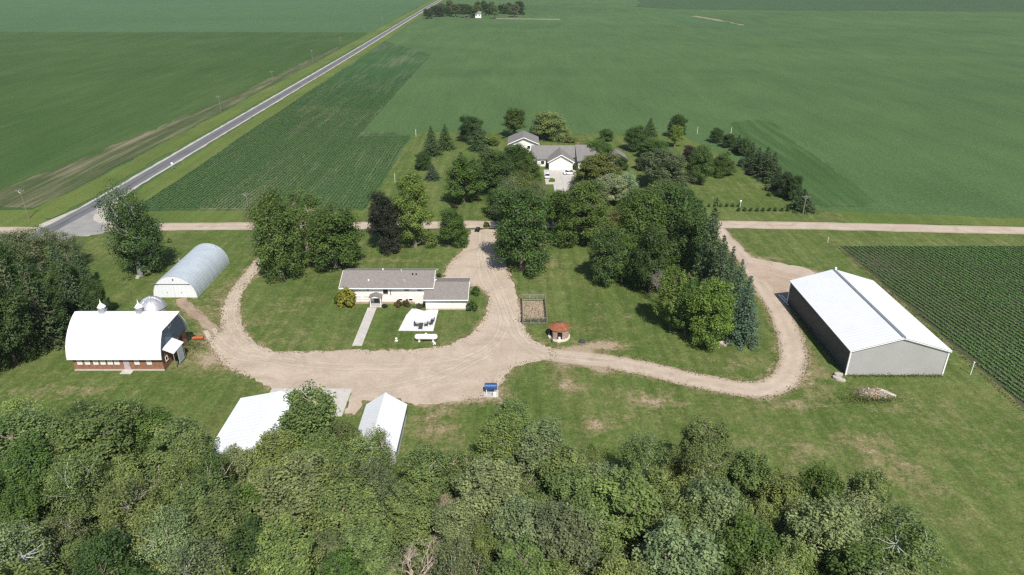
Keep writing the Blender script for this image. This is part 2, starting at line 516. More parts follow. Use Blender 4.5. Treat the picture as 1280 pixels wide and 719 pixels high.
def grid_sheet(name, x0, x1, y0, y1, nx, ny, z, mat, attr=None):
    xs, ys = np.linspace(x0, x1, nx), np.linspace(y0, y1, ny)
    X, Y = np.meshgrid(xs, ys)
    V = np.stack([X.ravel(), Y.ravel(), np.full(X.size, z)], 1)
    i = (np.arange(ny - 1)[:, None] * nx + np.arange(nx - 1)[None, :]).ravel()
    F = np.stack([i, i + 1, i + nx + 1, i + nx], 1)
    return tag(link(name, np_mesh(name, V, F, mat, {k: f(V) for k, f in (attr or {}).items()})), kind='structure')

# everything rests on one sheet that runs past the horizon: the soybean field
grid_sheet('ground', -5000, 5000, -3000, 8000, 41, 45, -0.16, SOY)
# west of the paved road
sheet('crop_field', [(-1500, 203), (-148, 203), (-149, 700), (-152, 775), (-1500, 800)], -0.12, CROP_L, 0.5, 12, seed=2)
sheet('crop_field', [(-2600, 806), (-152, 781), (-155, 4000), (-2600, 4000)], -0.12, SOY_FAR, 1.0, 25, seed=3)
sheet('field_headland', [(-174, 208), (-149, 206), (-147.5, 240), (-147.2, 330), (-148.2, 470), (-150, 640), (-155, 640), (-158, 420), (-164, 300)], -0.10, HEADLAND, 0.8, 5, seed=4)
# dark corn between the paved road and the neighbouring yard
sheet('corn_field', [(-116.5, 203), (-45, 203), (-44.2, 304), (-68, 309), (-66.5, 500), (-65.5, 586), (-120, 690), (-119, 500), (-117.5, 300)], -0.07, CROP_D, 0.35, 4, seed=5)
sheet('field_end_strip', [(-70, 307), (-66, 304.5), (-52, 307), (-53, 310), (-68, 309.5)], -0.06, HEADLAND, 0.7, 1.5, seed=6)
# patch of darker corn beyond the spruce row and the swale in the far field
sheet('corn_patch', [G(912, 157), G(938, 150), G(965, 153), G(1000, 182), G(1045, 213), G(1082, 240), G(1088, 256), G(1050, 258), G(1020, 255), G(985, 228), G(940, 185)], -0.10, PATCH, 0.5, 3, True, seed=7)
sheet('far_field', [(205, 1195), (420, 1120), (700, 1100), (1100, 1075), (1700, 1050), (1700, 3500), (330, 3500), (240, 1500)], -0.12, CROP_DK, 2, 30, True, seed=8)
sheet('field_swale', [(195, 1010), (225, 870), (262, 760), (292, 700), (300, 700), (290, 750), (262, 850), (235, 970), (210, 1080)], -0.11, SWALE, 1.5, 10, True, seed=9)
sheet('bare_field_spot', [(243, 1000), (262, 905), (268, 860), (274, 858), (268, 920), (252, 1010)], -0.09, STRAW, 2, 8, True, seed=10)
# roadside grass
sheet('road_verge', [(-149, 196), (-137, 196), (-137.5, 600), (-141, 1150), (-143, 2600), (-151, 2600), (-150, 1150), (-147.5, 600), (-146.5, 240), (-148, 204)], -0.08, VERGE, 0.5, 5, seed=11)
sheet('road_verge', [(-125, 199), (-115.5, 199), (-117, 300), (-118.5, 500), (-120, 690), (-127, 1150), (-131, 2600), (-137, 2600), (-133, 1150), (-128.5, 600), (-126, 260)], -0.08, VERGE, 0.5, 5, seed=12)
sheet('road_verge', [(-600, 188), (-133, 188), (-146, 203.5), (-600, 203.5)], -0.10, VERGE, 0.4, 5, seed=13)
sheet('road_verge', [(-126, 190), (-46, 193), (-46, 203.5), (-113, 204)], -0.09, VERGE, 0.4, 4, seed=14)
sheet('road_verge', [(96, 192.2), (700, 160), (700, 178), (147, 196), (92, 203.5)], -0.09, VERGE, 0.4, 5, seed=15)

# ---- outlines of the drives (surveyed from the sight lines)
lane_r_in = [(680, 430), (720, 437), (760, 445), (800, 452), (860, 465), (905, 473), (940, 474), (960, 466), (973, 450), (976, 432), (970, 402), (956, 375), (940, 352), (924, 328), (911, 308), (902, 292)]
yard = [(587, 287), (588, 292), (582, 308), (571, 320), (561, 330), (554, 345), (556, 356), (575, 358), (597, 358), (608, 364), (611, 375), (606, 395), (592, 416), (562, 431), (522, 437), (470, 438), (436, 437), (400, 439), (368, 440),
        (343, 439), (322, 430), (307, 416), (300, 398), (300, 377), (307, 358), (318, 343), (331, 328), (340, 316), (352, 300), (340, 300), (326, 316), (312, 333), (293, 356), (281, 375), (276, 395), (277, 414), (262, 424), (268, 442),
        (288, 462), (318, 474), (338, 485), (345, 486.5), (441, 486.5), (434, 500), (431, 516), (445, 518), (456, 500), (500, 498), (520, 506), (548, 505), (580, 500), (602, 497), (624, 486), (634, 468), (640, 459), (662, 453), (690, 449), (690, 434), (672, 428), (660, 418), (654, 404), (650, 388), (645, 368),
        (640, 350), (635, 332), (628, 318), (622, 305), (620, 294), (622, 287)]
yard_w = [G(*p) for p in yard]
lane_c = [(672, 441), (715, 446), (760, 452), (800, 459), (860, 473), (915, 484), (952, 487), (978, 476), (990, 455), (991, 432), (983, 408), (970, 382), (953, 356), (936, 330), (917, 308), (903, 294), (897, 285)]
lane_w = [G(*p) for p in lane_c]
spur = [(278, 416), (268, 413), (257, 404), (246, 394), (236, 386), (228, 378), (226, 373)]
spur_w = [G(*p) for p in spur]
apron_r = [G(*p) for p in [(955, 340), (938, 322), (950, 324), (975, 329), (1000, 334), (1018, 341), (1000, 350), (990, 358), (986, 376), (976, 384)]]

# ---- mown yard: grid with a wear attribute (trodden and dried-out places)
def seg_dist(V, line):
    d = np.full(len(V), 1e9)
    for a, b in zip(line[:-1], line[1:]):
        a, b = np.array(a[:2]), np.array(b[:2])
        ab = b - a
        t = np.clip(((V[:, :2] - a) @ ab) / max(ab @ ab, 1e-6), 0, 1)
        d = np.minimum(d, np.hypot(*(V[:, :2] - a - t[:, None] * ab).T))
    return d
WEAR = [  # (px, py, radius across, radius along the view, strength)
    (748, 430, 5, 2.2, 0.62), (725, 436, 3, 1.5, 0.6), (765, 433, 4, 2.0, 0.5), (700, 460, 2.5, 2, 0.5), (752, 460, 2, 2.2, 0.8), (705, 478, 2.5, 3, 0.55), (748, 530, 3, 2.6, 0.75), (720, 483, 3, 2, 0.4),
    (800, 497, 5, 3, 0.45), (830, 505, 4, 2.5, 0.45), (790, 520, 3, 2, 0.35), (1090, 560, 6, 4, 0.3), (1125, 590, 4, 5, 0.34), (1075, 545, 5, 3, 0.2), (1000, 560, 3, 3, 0.45), (945, 555, 3, 3, 0.3),
    (1085, 488, 3, 2, 0.4), (990, 505, 8, 2, 0.5), (1015, 480, 3, 5, 0.5), (1012, 450, 2.5, 6, 0.45), (60, 490, 10, 2.5, 0.3), (100, 487, 8, 2, 0.26), (250, 440, 6, 5, 0.55), (268, 455, 5, 4, 0.5), (240, 420, 4, 3, 0.45),
    (260, 385, 5, 5, 0.42), (275, 360, 3, 6, 0.35), (310, 345, 3, 5, 0.3), (330, 400, 6, 5, 0.18), (365, 380, 6, 5, 0.22), (370, 420, 8, 4, 0.25), (545, 515, 3, 2.5, 0.45), (560, 540, 4, 3, 0.42), (530, 530, 3, 3, 0.35), (520, 560, 5, 4, 0.3),
    (600, 500, 6, 2, 0.55), (625, 492, 3, 3, 0.5), (690, 330, 5, 5, 0.32), (680, 345, 5, 4, 0.2), (770, 390, 8, 4, 0.15), (720, 410, 6, 3, 0.18), (930, 455, 6, 3, 0.28), (880, 425, 5, 2, 0.25), (1075, 452, 2, 2, 0.3),
    (400, 330, 8, 5, 0.2), (470, 325, 9, 3, 0.18), (540, 325, 8, 3, 0.2), (340, 345, 3, 2, 0.35), (1000, 590, 4, 4, 0.3), (1160, 620, 9, 8, 0.12), (1240, 560, 8, 8, 0.15), (1140, 510, 8, 3, 0.25), (610, 360, 2, 4, 0.6), (607, 410, 2.5, 4, 0.5), (655, 425, 3, 2.5, 0.55), (650, 390, 1.5, 8, 0.5), (545, 442, 8, 1.2, 0.4),
    (1010, 340, 6, 3, 0.5), (960, 322, 5, 2, 0.45), (860, 440, 3, 1.5, 0.3)]
def wear(V):
    w = np.zeros(len(V))
    for px, py, rx, ry, s in WEAR:
        x, y = G(px, py)
        w += s * 1.35 * np.exp(-((V[:, 0] - x) / rx) ** 2 - ((V[:, 1] - y) / ry) ** 2)
    edge = np.minimum(seg_dist(V, yard_w + [yard_w[0]]), seg_dist(V, lane_w) - 2.7)
    edge = np.minimum(edge, seg_dist(V, apron_r + [apron_r[0]]))
    w += 0.65 * np.exp(-(np.clip(edge, 0, 99) / 0.9) ** 2)
    w += 0.45 * np.exp(-(np.clip(seg_dist(V, spur_w) - 1.0, 0, 99) / 1.3) ** 2)
    w += 0.5 * np.exp(-((V[:, 0] - 87.6) / 1.0) ** 2)             # worn strip along the corn
    return np.clip(w, 0, 1.2)
grid_sheet('lawn', -175, 175, 40, 186.5, 440, 185, -0.03, LAWN, {'wear': wear})
sheet('neighbour_lawn', [(-46, 188), (100, 188), (101, 199), (93, 206), (91, 215), (86, 235), (85, 250), (81, 275), (76, 298), (68, 306), (30, 307), (-10, 309), (-40, 309), (-43.5, 304), (-45, 250)], -0.035, LAWN, 0.4, 3, seed=16)

# ---- roads and drives
sheet('road_shoulder', [(-138, 190), (-134.9, 205), (-134.9, 600), (-138.6, 1150), (-143, 2600), (-136, 2600), (-131, 1150), (-127.2, 600), (-127.2, 225), (-126, 212), (-122, 202), (-116, 194), (-118, 181), (-131, 180)], 0.0, SHOULDER, 0.12, 3, seed=21)
strip('paved_road', [(-133.5, 178), (-132.5, 186), (-131.6, 200), (-131.0, 225), (-131.0, 330), (-131.1, 600), (-134.8, 1150), (-139.5, 2600)], 5.4, 0.03, ASPHALT, 4, 0.02)
JUNC = M('worn_grey_asphalt', (0.27, 0.262, 0.25), 0.14, 0.25, 0.9, 0, 0.1, None, 0.4, (0.33, 0.30, 0.26))
sheet('road_junction', [G(*q) for q in [(64, 280), (85, 270), (108, 257), (121, 262), (116, 272), (120, 277), (133, 283), (131, 291.5), (96, 296), (74, 301), (52, 297), (44, 288)]], 0.021, JUNC, 0.1, 1.5, True, seed=28)
strip('gravel_road', [(-900, 196), (-300, 191), (-200, 187.5), (-150, 185.4), (-134, 185.2)], 6.2, 0.012, GRAVEL, 3, 0.12, seed=22)
strip('gravel_road', [(-124, 187.5), (-105, 188.2), (-78, 188.9), (-45, 189.4), (0, 190.4), (55, 190.4), (90, 189.0), (147, 185.2), (250, 180), (900, 150)], 6.4, 0.012, GRAVEL, 3, 0.12, seed=23)
sheet('driveway', yard_w, 0.0, GRAVEL, 0.22, 0.8, seed=24)
strip('lane', lane_w, lambda t: 5.2 if t < 0.8 else 4.4, -0.004, GRAVEL, 1.5, 0.16, seed=25)
sheet('driveway_apron', apron_r, 0.003, GRAVEL, 0.25, 1.5, True, seed=26)
sheet('bare_earth', [G(*q) for q in [(930, 330), (955, 331), (985, 341), (1004, 345), (990, 352), (984, 372), (974, 378), (962, 356), (944, 346)]], 0.006, DIRT_PALE, 0.3, 1.0, True, seed=29)
strip('track', spur_w, 2.4, -0.01, DIRT, 1.2, 0.25, seed=27)

# packed wheel tracks across the yard
PACKED = gravel_material('packed_gravel', (0.355, 0.295, 0.23), (0.52, 0.447, 0.357))
for q, pl in enumerate(([(604, 290), (602, 320), (606, 350), (624, 378), (630, 405), (615, 432), (570, 452), (500, 458), (420, 458), (350, 450), (312, 436), (292, 410), (288, 385), (300, 358), (322, 334)],
                        [(604, 290), (606, 325), (622, 360), (636, 395), (648, 420), (672, 440), (715, 446), (760, 452)],
                        [(612, 440), (560, 466), (510, 480), (470, 488)], [(350, 452), (300, 446), (276, 430), (262, 412)])):
    cl = smooth_line([G(*p_) for p_ in pl], 2.0)
    for d in (-0.85, 0.85):
        off = []
        for i_, p_ in enumerate(cl):
            t_ = (cl[min(i_ + 1, len(cl) - 1)] - cl[max(i_ - 1, 0)]).normalized()
            off.append((p_.x + t_.y * d, p_.y - t_.x * d))
        strip('wheel_track', off[::2], 0.85, 0.004 + 0.002 * q + 0.001 * (d > 0), PACKED, 1.0, 0.16, n=4, seed=60 + q)

# ================================================================== BUILDINGS
def gable_roof(mb, x0, x1, y0, y1, ze, zr, axis='x', th=0.16, ym=None):
    """two slabs; the ridge runs along axis"""
    a0, a1 = (y0, y1) if axis == 'x' else (x0, x1)
    m = (a0 + a1) / 2 if ym is None else ym
    poly = [(a0, ze), (m, zr), (a1, ze), (a1, ze + th), (m, zr + th * 1.15), (a0, ze + th)]
    if axis == 'x':
        mb.prism(poly, 'x', x0, x1)
    else:
        mb.prism(poly, 'y', y0, y1)
    return mb
def window(parent, face, c, w, h, frame_mat=None, pane_mat=None, name='window', depth_=0.05):
    """face: '-y', '+x', '-x' (outward normal); c = centre on the wall plane"""
    x, y, z = c
    fm, pm = frame_mat or TRIM, pane_mat or GLASS
    def bx(mb, a0, a1, z0, z1, d0, d1):
        if face == '-y':
            mb.box(x + a0, x + a1, y - d1, y - d0, z + z0, z + z1)
        elif face == '+x':
            mb.box(x + d0, x + d1, y + a0, y + a1, z + z0, z + z1)
        else:
            mb.box(x - d1, x - d0, y + a0, y + a1, z + z0, z + z1)
    f = MB()
    t = 0.09
    bx(f, -w / 2 - t, w / 2 + t, h / 2, h / 2 + t, 0, depth_ + 0.03)
    bx(f, -w / 2 - t, w / 2 + t, -h / 2 - t, -h / 2, 0, depth_ + 0.05)
    bx(f, -w / 2 - t, -w / 2, -h / 2, h / 2, 0, depth_ + 0.03)
    bx(f, w / 2, w / 2 + t, -h / 2, h / 2, 0, depth_ + 0.03)
    o = f.build(name, fm, parent)
    p = MB()
    bx(p, -w / 2, w / 2, -h / 2, h / 2, 0.005, depth_ - 0.02)
    p.build('pane', pm, o)
    return o

# ---- big machine shed, 60 x 100 ft
def machine_shed():
    t = thing('machine_shed', 'large machine shed with white metal roof, side wall coloured dark as shade and pale grey end wall', 'shed', (71.1, 124.5, 0))
    w, l, ze, zr = 9.0, 15.0, 5.3, 8.0
    for y0, y1 in ((-l, -l + 0.12), (l - 0.12, l)):
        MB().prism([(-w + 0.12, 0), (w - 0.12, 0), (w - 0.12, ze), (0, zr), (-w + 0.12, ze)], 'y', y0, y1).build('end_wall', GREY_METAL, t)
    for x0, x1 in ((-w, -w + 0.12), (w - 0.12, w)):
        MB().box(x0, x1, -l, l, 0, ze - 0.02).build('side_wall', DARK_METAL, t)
    n = 12                                                # roof sheeting in bays, one object each
    for side in (-1, 1):
        for k in range(n):
            y0, y1 = -l - 0.35 + k * (2 * l + 0.7) / n, -l - 0.35 + (k + 1) * (2 * l + 0.7) / n
            e = 9.35
            dz = (zr - ze) / w
            MB().prism([(side * 0.16, zr - dz * 0.16 + 0.03), (side * e, zr - dz * e + 0.03), (side * e, zr - dz * e + 0.13), (side * 0.16, zr - dz * 0.16 + 0.13)], 'y', y0 + 0.004, y1 - 0.004).build('roof_sheet', WHITE_METAL, t)
    MB().prism([(-0.34, zr + 0.06), (0.34, zr + 0.06), (0.3, zr + 0.17), (0, zr + 0.27), (-0.3, zr + 0.17)], 'y', -l - 0.2, l + 0.2).build('ridge_vent', M('ridge_vent_steel', (0.20, 0.22, 0.24), 0.1, 1, 0.5), t)
    for sx in (-1, 1):
        for sy in (-1, 1):
            MB().box(sx * w - 0.12, sx * w + 0.12, sy * (l + 0.02) - 0.12, sy * (l + 0.02) + 0.12, 0, ze).build('corner_trim', TRIM, t)
    MB().box(-0.0, 0.35, l - 0.3, l + 0.1, zr + 0.12, zr + 0.7).build('roof_vent', TRIM, t)
    for sy in (-1, 1):                                    # rake trim along the gables
        for side in (-1, 1):
            dz = (zr - ze) / w
            MB().prism([(0, zr - 0.04), (side * 9.3, zr - dz * 9.3 - 0.04), (side * 9.3, zr - dz * 9.3 - 0.2), (0, zr - 0.2)], 'y', sy * (l + 0.36) - 0.03, sy * (l + 0.36) + 0.03).build('rake_trim', TRIM, t)
machine_shed()

# ---- barn with brick base and gothic-arch roof
def barn():
    t = thing('barn', 'old barn with brick base and white arched metal roof', 'barn', (-73.8, 116.2, 0))
    hx, hy = 8.4, 5.2
    # brick base as four walls
    for y0, y1 in ((-hy, -hy + 0.3), (hy - 0.3, hy)):
        MB().box(-hx, hx, y0, y1, 0, 3.0).build('brick_wall', BRICK, t)
    for x0, x1 in ((-hx + 0.002, -hx + 0.3), (hx - 0.3, hx - 0.002)):
        MB().box(x0, x1, -hy + 0.3, hy - 0.3, 0, 3.0).build('brick_wall', BRICK, t)
    MB().box(-hx - 0.06, hx + 0.06, -hy - 0.08, -hy - 0.003, 0, 0.3).build('plinth', CONC, t)
    prof = [(-5.95, 2.75), (-5.8, 3.7), (-5.35, 5.0), (-4.6, 6.3), (-3.5, 7.6), (-2.1, 8.75), (-0.9, 9.45), (0, 9.8)]
    prof = prof + [(-y, z) for y, z in prof[-2::-1]]
    inner = [(y * 0.965, z - 0.1) for y, z in prof]
    x0, x1 = -8.85, 8.75
    n = len(prof)
    # roof shell in bays of sheeting
    nb = 8
    for k in range(nb):
        a, b = x0 + (x1 - x0) * k / nb, x0 + (x1 - x0) * (k + 1) / nb
        mb = MB()
        for i in range(n - 1):
            mb.prism([prof[i], prof[i + 1], inner[i + 1], inner[i]], 'x', a + 0.003, b - 0.003)
        mb.build('roof_sheet', WHITE_METAL_X, t)
    gable = [(y * 0.955, z - 0.14) for y, z in prof]
    for sx in (-1, 1):
        MB().prism([(-5.68, 3.0)] + gable[1:-1] + [(5.68, 3.0)], 'x', sx * 8.25 - 0.06, sx * 8.25 + 0.06).build('gable_wall', BLUEGREY, t)
    # hay hood over the east peak
    up = [p for p in prof if p[1] > 7.0]
    hood = MB()
    tip = (2.35, 0.0, 9.85)
    for i in range(len(up) - 1):
        (ya, za), (yb, zb) = up[i], up[i + 1]
        a, b = (x1, ya, za), (x1, yb, zb)
        hood.add([a, b, tip if False else (x1 + 2.2, (yb + ya) * 0.02, 9.82), (x1, ya, za - 0.12), (x1, yb, zb - 0.12), (x1 + 2.2, 0, 9.7)], [(0, 1, 2), (3, 5, 4), (0, 2, 5, 3), (1, 4, 5, 2)])
    hood.build('hay_hood', WHITE_METAL_X, t)
    # windows along the south wall, white washed panes
    for x in (-7.1, -5.65, -4.1, -2.75, -1.4, -0.15, 3.6, 5.9):
        window(t, '-y', (x, -hy, 1.85), 0.75, 0.8, TRIM, PALE_GLASS)
    d = MB().box(1.05, 2.15, -hy - 0.07, -hy + 0.02, 0.1, 2.35).build('door', M('faded_pink_door', (0.42, 0.36, 0.38), 0.1, 2, 0.8), t)
    MB().box(1.95, 2.03, -hy - 0.13, -hy - 0.07, 1.1, 1.25).build('handle', CHAIR, d)
    MB().box(0.6, 2.7, -hy - 1.3, -hy - 0.09, 0, 0.12).build('door_step', CONC, t)
    # east end: low white lean-to roof and open sliding door
    MB().prism([(hx + 0.05, 4.15), (hx + 2.1, 3.2), (hx + 2.1, 3.3), (hx + 0.05, 4.27)], 'y', -4.6, -0.2).build('lean_to_roof', WHITE_METAL, t)
    for y in (-4.4, -0.4):
        MB().box(hx + 1.85, hx + 1.99, y - 0.07, y + 0.07, 0, 3.24).build('post', WOOD, t)
    MB().box(hx + 2.0, hx + 2.08, -3.1, -1.0, 0.25, 3.15).build('sliding_door', LIGHTGREY, t)
    MB().box(hx - 0.001, hx + 0.03, 0.6, 3.4, 0.05, 2.7).build('doorway', DARK, t)  # near-black panel over the brick, painted as the shade of an open door
    window(t, '+x', (hx, -3.6, 1.7), 0.7, 0.8, TRIM, GLASS)
    window(t, '+x', (8.31, 0, 7.0), 0.8, 0.9, TRIM, GLASS)
    # two galvanised ridge ventilators
    for x in (-3.55, 3.5):
        v = MB().box(x - 0.55, x + 0.55, -0.55, 0.55, 9.35, 10.25).build('cupola', GALV, t)
        MB().lathe([(0.01, 10.9), (0.5, 10.85), (0.62, 10.7), (0.62, 10.26), (0.01, 10.26)], 12, (x, 0)).build('ventilator_drum', GALV, v, True)
        MB().lathe([(0.78, 10.82), (0.45, 11.25), (0.16, 11.55), (0.08, 11.9), (0.12, 12.0), (0.03, 12.15), (0.01, 12.5)], 12, (x, 0)).build('ventilator_cap', TRIM, v, True)
        MB().box(x - 0.62, x + 0.62, -0.62, 0.62, 10.22, 10.29).build('flange', GALV, v)
barn()

# ---- grain bin
def grain_bin():
    t = thing('grain_bin', 'round galvanised grain bin with domed roof behind the barn', 'grain bin', (-74.3, 127.3, 0))
    r = 2.65
    MB().lathe([(r, 0), (r, 5.2)], 32).build('wall', GALV, t, True)
    roofm = M('dented_bin_roof', (0.52, 0.53, 0.55), 0.18, 1.2, 0.45, 0.5, 0.5, None, 0.4, (0.45, 0.33, 0.27))
    rf = MB().lathe([(r + 0.12, 5.15), (r * 0.95, 5.75), (r * 0.78, 6.4), (r * 0.52, 6.95), (r * 0.25, 7.25), (0.38, 7.33)], 32).build('roof', roofm, t, True)
    MB().lathe([(0.42, 7.28), (0.42, 7.5), (0.3, 7.58), (0.01, 7.6)], 16).build('cap', GALV, rf, True)
    for k in range(12):
        a = k * math.pi / 6
        pts = [((r + 0.02) * math.cos(a), (r + 0.02) * math.sin(a), 5.27), (r * 0.8 * math.cos(a), r * 0.8 * math.sin(a), 6.40), (r * 0.53 * math.cos(a), r * 0.53 * math.sin(a), 6.99), (0.4 * math.cos(a), 0.4 * math.sin(a), 7.36)]
        MB().tube(pts, 0.045, 4).build('roof_rib', GALV, rf)
    MB().add([(-0.5, -2.05, 6.2), (0.35, -2.2, 6.12), (0.55, -1.5, 6.75), (-0.35, -1.4, 6.8), (-0.5, -2.0, 6.12), (0.35, -2.1, 6.02), (0.55, -1.4, 6.65), (-0.35, -1.35, 6.7)],
             [(0, 1, 2, 3), (7, 6, 5, 4), (0, 4, 5, 1), (1, 5, 6, 2), (2, 6, 7, 3), (3, 7, 4, 0)]).build('roof_hatch', M('rusty_hatch', (0.35, 0.22, 0.17), 0.3, 3, 0.8), rf)
    for sx in (-0.2, 0.2):
        MB().tube([(2.0 + sx * 0.7, -1.9 + sx * 0.7, 0), (2.0 + sx * 0.7, -1.9 + sx * 0.7, 5.2)], 0.03, 5).build('ladder_rail', GALV, t)
grain_bin()

# ---- quonset hut
def quonset():
    t = thing('quonset_hut', 'arched quonset hut of pale galvanised steel with white front wall', 'quonset hut', (-76.9, 152.0, 0))
    r, l = 5.0, 10.0
    prof = []
    for k in range(25):
        a = math.pi * k / 24
        prof.append((-r * math.cos(a), 5.4 * math.sin(a) ** 0.92))
    nb = 16
    for b in range(nb):                                   # each arch section is a panel of its own
        y0, y1 = -l + b * 2 * l / nb, -l + (b + 1) * 2 * l / nb
        mb = MB()
        up = 0.012 * (b % 2)
        o = [(x * (1.0 + up * 0.3), z * (1.0 + up * 0.3)) for x, z in prof]
        i = [(x * 0.985, max(0, z * 0.985)) for x, z in prof]
        for k in range(24):
            mb.prism([o[k], o[k + 1], i[k + 1], i[k]], 'y', y0 + 0.003, y1 - 0.003)
        mb.build('arch_panel', GALV_ROOF, t, False)
    for y0 in (-l + 0.06, l - 0.18):
        MB().prism([(x * 0.982, z * 0.982) for x, z in prof], 'y', y0, y0 + 0.12).build('end_wall', WHITE_METAL_X, t)
    MB().box(-4.3, 3.8, -l - 0.03, -l + 0.04, 3.25, 3.42).build('door_track', CHAIR, t)
    for x0, x1 in ((-3.2, -0.02), (0.02, 3.2)):
        d = MB().box(x0, x1, -l - 0.06, -l + 0.05, 0.08, 3.24).build('sliding_door', WHITE_METAL_X, t)
        MB().box((x0 + x1) / 2 - 0.05, (x0 + x1) / 2 + 0.05, -l - 0.11, -l - 0.06, 1.2, 1.5).build('handle', CHAIR, d)
    MB().lathe([(0.02, 4.62), (0.16, 4.6), (0.16, 4.42), (0.02, 4.4)], 10, (0.2, -l)).build('louvre', DARK, t)
    MB().tube([(-3.6, 2.0, 3.9), (-3.6, 2.0, 4.75)], 0.1, 8).build('roof_vent', GALV, t)
    MB().tube([(2.6, 9.0, 4.4), (2.6, 9.0, 5.35)], 0.1, 8).build('roof_vent', GALV, t)
quonset()

# ---- ranch house
def ranch_house():
    t = thing('ranch_house', 'long white ranch house with brown shingle roof and attached garage', 'house', (-28.0, 143.6, 0))
    # main body: local x -9.9..10.2, y -4.6..4.6
    X0, X1, Y0, Y1, ze, zr = -9.9, 10.2, -4.6, 4.6, 4.25, 5.95
    MB().box(X0, X1, Y0, Y1, 0, ze - 0.05).build('wall', SIDING, t)
    for x, n_ in ((X0, 'gable_wall'), (X1 - 0.12, 'gable_wall')):
        MB().prism([(Y0, ze - 0.05), (Y1, ze - 0.05), (0, zr - 0.05)], 'x', x, x + 0.12).build(n_, SIDING, t)
    rf = gable_roof(MB(), X0 - 0.45, X1 + 0.45, Y0 - 0.7, Y1 + 0.7, ze - 0.22, zr).build('roof', SHINGLE, t)
    MB().box(X0 - 0.46, X1 + 0.46, Y0 - 0.78, Y0 - 0.7, ze - 0.30, ze - 0.08).build('gutter', TRIM, rf)
    MB().box(X0 - 0.46, X1 + 0.46, Y1 + 0.7, Y1 + 0.78, ze - 0.30, ze - 0.08).build('gutter', TRIM, rf)
    for sx, xx in ((-1, X0 - 0.45), (1, X1 + 0.45)):
        for a, b in ((Y0 - 0.7, 0), (0, Y1 + 0.7)):
            za, zb = (ze - 0.22, zr) if b == 0 else (zr, ze - 0.22)
            MB().prism([(a, za - 0.06), (b, zb - 0.06), (b, zb + 0.2), (a, za + 0.2)], 'x', xx - 0.04, xx + 0.04).build('rake_board', TRIM, rf)
    for x, y, h_, m_ in ((-1.5, 1.0, 0.5, TRIM), (2.9, -0.2, 0.55, LIGHTGREY), (-4.1, -3.1, 0.35, TRIM), (5.6, -1.3, 0.45, BLACK), (6.4, -1.3, 0.4, BLACK), (3.9, -3.3, 0.5, LIGHTGREY)):
        zz = zr - abs(y) * (zr - ze) / 5.3
        MB().tube([(x, y, zz), (x, y, zz + h_)], 0.17, 8).build('roof_vent', m_, rf)
    # brick-coloured plinth and windows
    MB().box(X0 - 0.05, X1 - 4, Y0 - 0.06, Y0 - 0.003, 0, 0.5).build('plinth', M('tan_block', (0.40, 0.31, 0.23), 0.15, 2, 0.9), t)
    for x in (-4.1, 4.25, 4.85, 7.1, 7.7):
        window(t, '-y', (x, Y0, 3.55), 0.5, 0.6, TRIM, GLASS)
    window(t, '-y', (-0.2, Y0, 3.1), 1.1, 1.35, TRIM, GLASS)
    MB().box(0.85, 0.97, Y0 - 0.12, Y0 - 0.002, 2.2, 3.95).build('downspout', CHAIR, t)
    for x in (3.0, 5.3):
        window(t, '-y', (x, Y0, 1.0), 0.8, 0.45, TRIM, GLASS)
    window(t, '-y', (-6.6, Y0, 1.6), 1.5, 0.8, TRIM, PALE_GLASS)
    window(t, '-y', (-4.6, Y0, 1.6), 1.2, 0.8, TRIM, PALE_GLASS)
    dr = MB().box(8.1, 9.0, Y0 - 0.09, Y0 - 0.003, 0.1, 2.2).build('door', LIGHTGREY, t)
    MB().box(8.85, 8.92, Y0 - 0.15, Y0 - 0.09, 1.0, 1.12).build('handle', CHAIR, dr)
    # entrance porch with its own little roof
    pr = gable_roof(MB(), -3.7, -0.9, Y0 - 1.9, Y0 - 0.01, 2.25, 2.75, 'y').build('porch_roof', SHINGLE, t)
    MB().prism([(-3.5, 2.2), (-1.1, 2.2), (-2.3, 2.7)], 'y', Y0 - 1.75, Y0 - 1.65).build('porch_gable', TRIM, pr)
    for x in (-3.45, -1.15):
        MB().box(x - 0.08, x + 0.08, Y0 - 1.78, Y0 - 1.62, 0, 2.26).build('porch_post', TRIM, t)
    MB().box(-3.4, -1.2, Y0 - 1.7, Y0 - 1.64, 0.95, 1.05).build('porch_rail', CHAIR, t)
    d = MB().box(-2.9, -1.8, Y0 - 0.1, Y0 - 0.003, 0.1, 2.15).build('door', CHAIR, t)
    MB().box(-1.98, -1.92, Y0 - 0.16, Y0 - 0.1, 1.0, 1.12).build('handle', TRIM, d)
    MB().box(-3.6, -1.0, Y0 - 1.9, Y0 - 0.11, 0, 0.1).build('porch_floor', CONC, t)
    # garage: local x 8.9..18.2, y -7.9..2.7
    gx0, gx1, gy0, gy1, gz, gr = 9.0, 18.0, -7.7, 2.6, 2.75, 4.3
    MB().box(gx0, gx1, gy0, Y0 - 0.02, 0, gz).build('garage_wall', SIDING, t)
    MB().box(X1 + 0.02, gx1 - 0.003, Y0 - 0.02, gy1, 0, gz).build('garage_wall', SIDING, t)
    gm = (gy0 + gy1) / 2
    MB().prism([(gy0, gz), (gy1, gz), (gm, gr - 0.05)], 'x', gx1 - 0.12, gx1).build('gable_wall', SIDING, t)
    MB().prism([(gy0, gz), (gm, gr - 0.05), (Y0 - 0.03, gr - 0.2), (Y0 - 0.03, gz)], 'x', gx0, gx0 + 0.12).build('gable_wall', SIDING, t)
    rg = MB()
    s_ = (gr - (gz - 0.15)) / (gm - gy0 + 0.6)
    zl = lambda y: gr - abs(y - gm) * s_
    rg.prism([(gy0 - 0.6, zl(gy0 - 0.6)), (gm, gr), (gm, gr + 0.18), (gy0 - 0.6, zl(gy0 - 0.6) + 0.16)], 'x', X1 + 0.47, gx1 + 0.4)
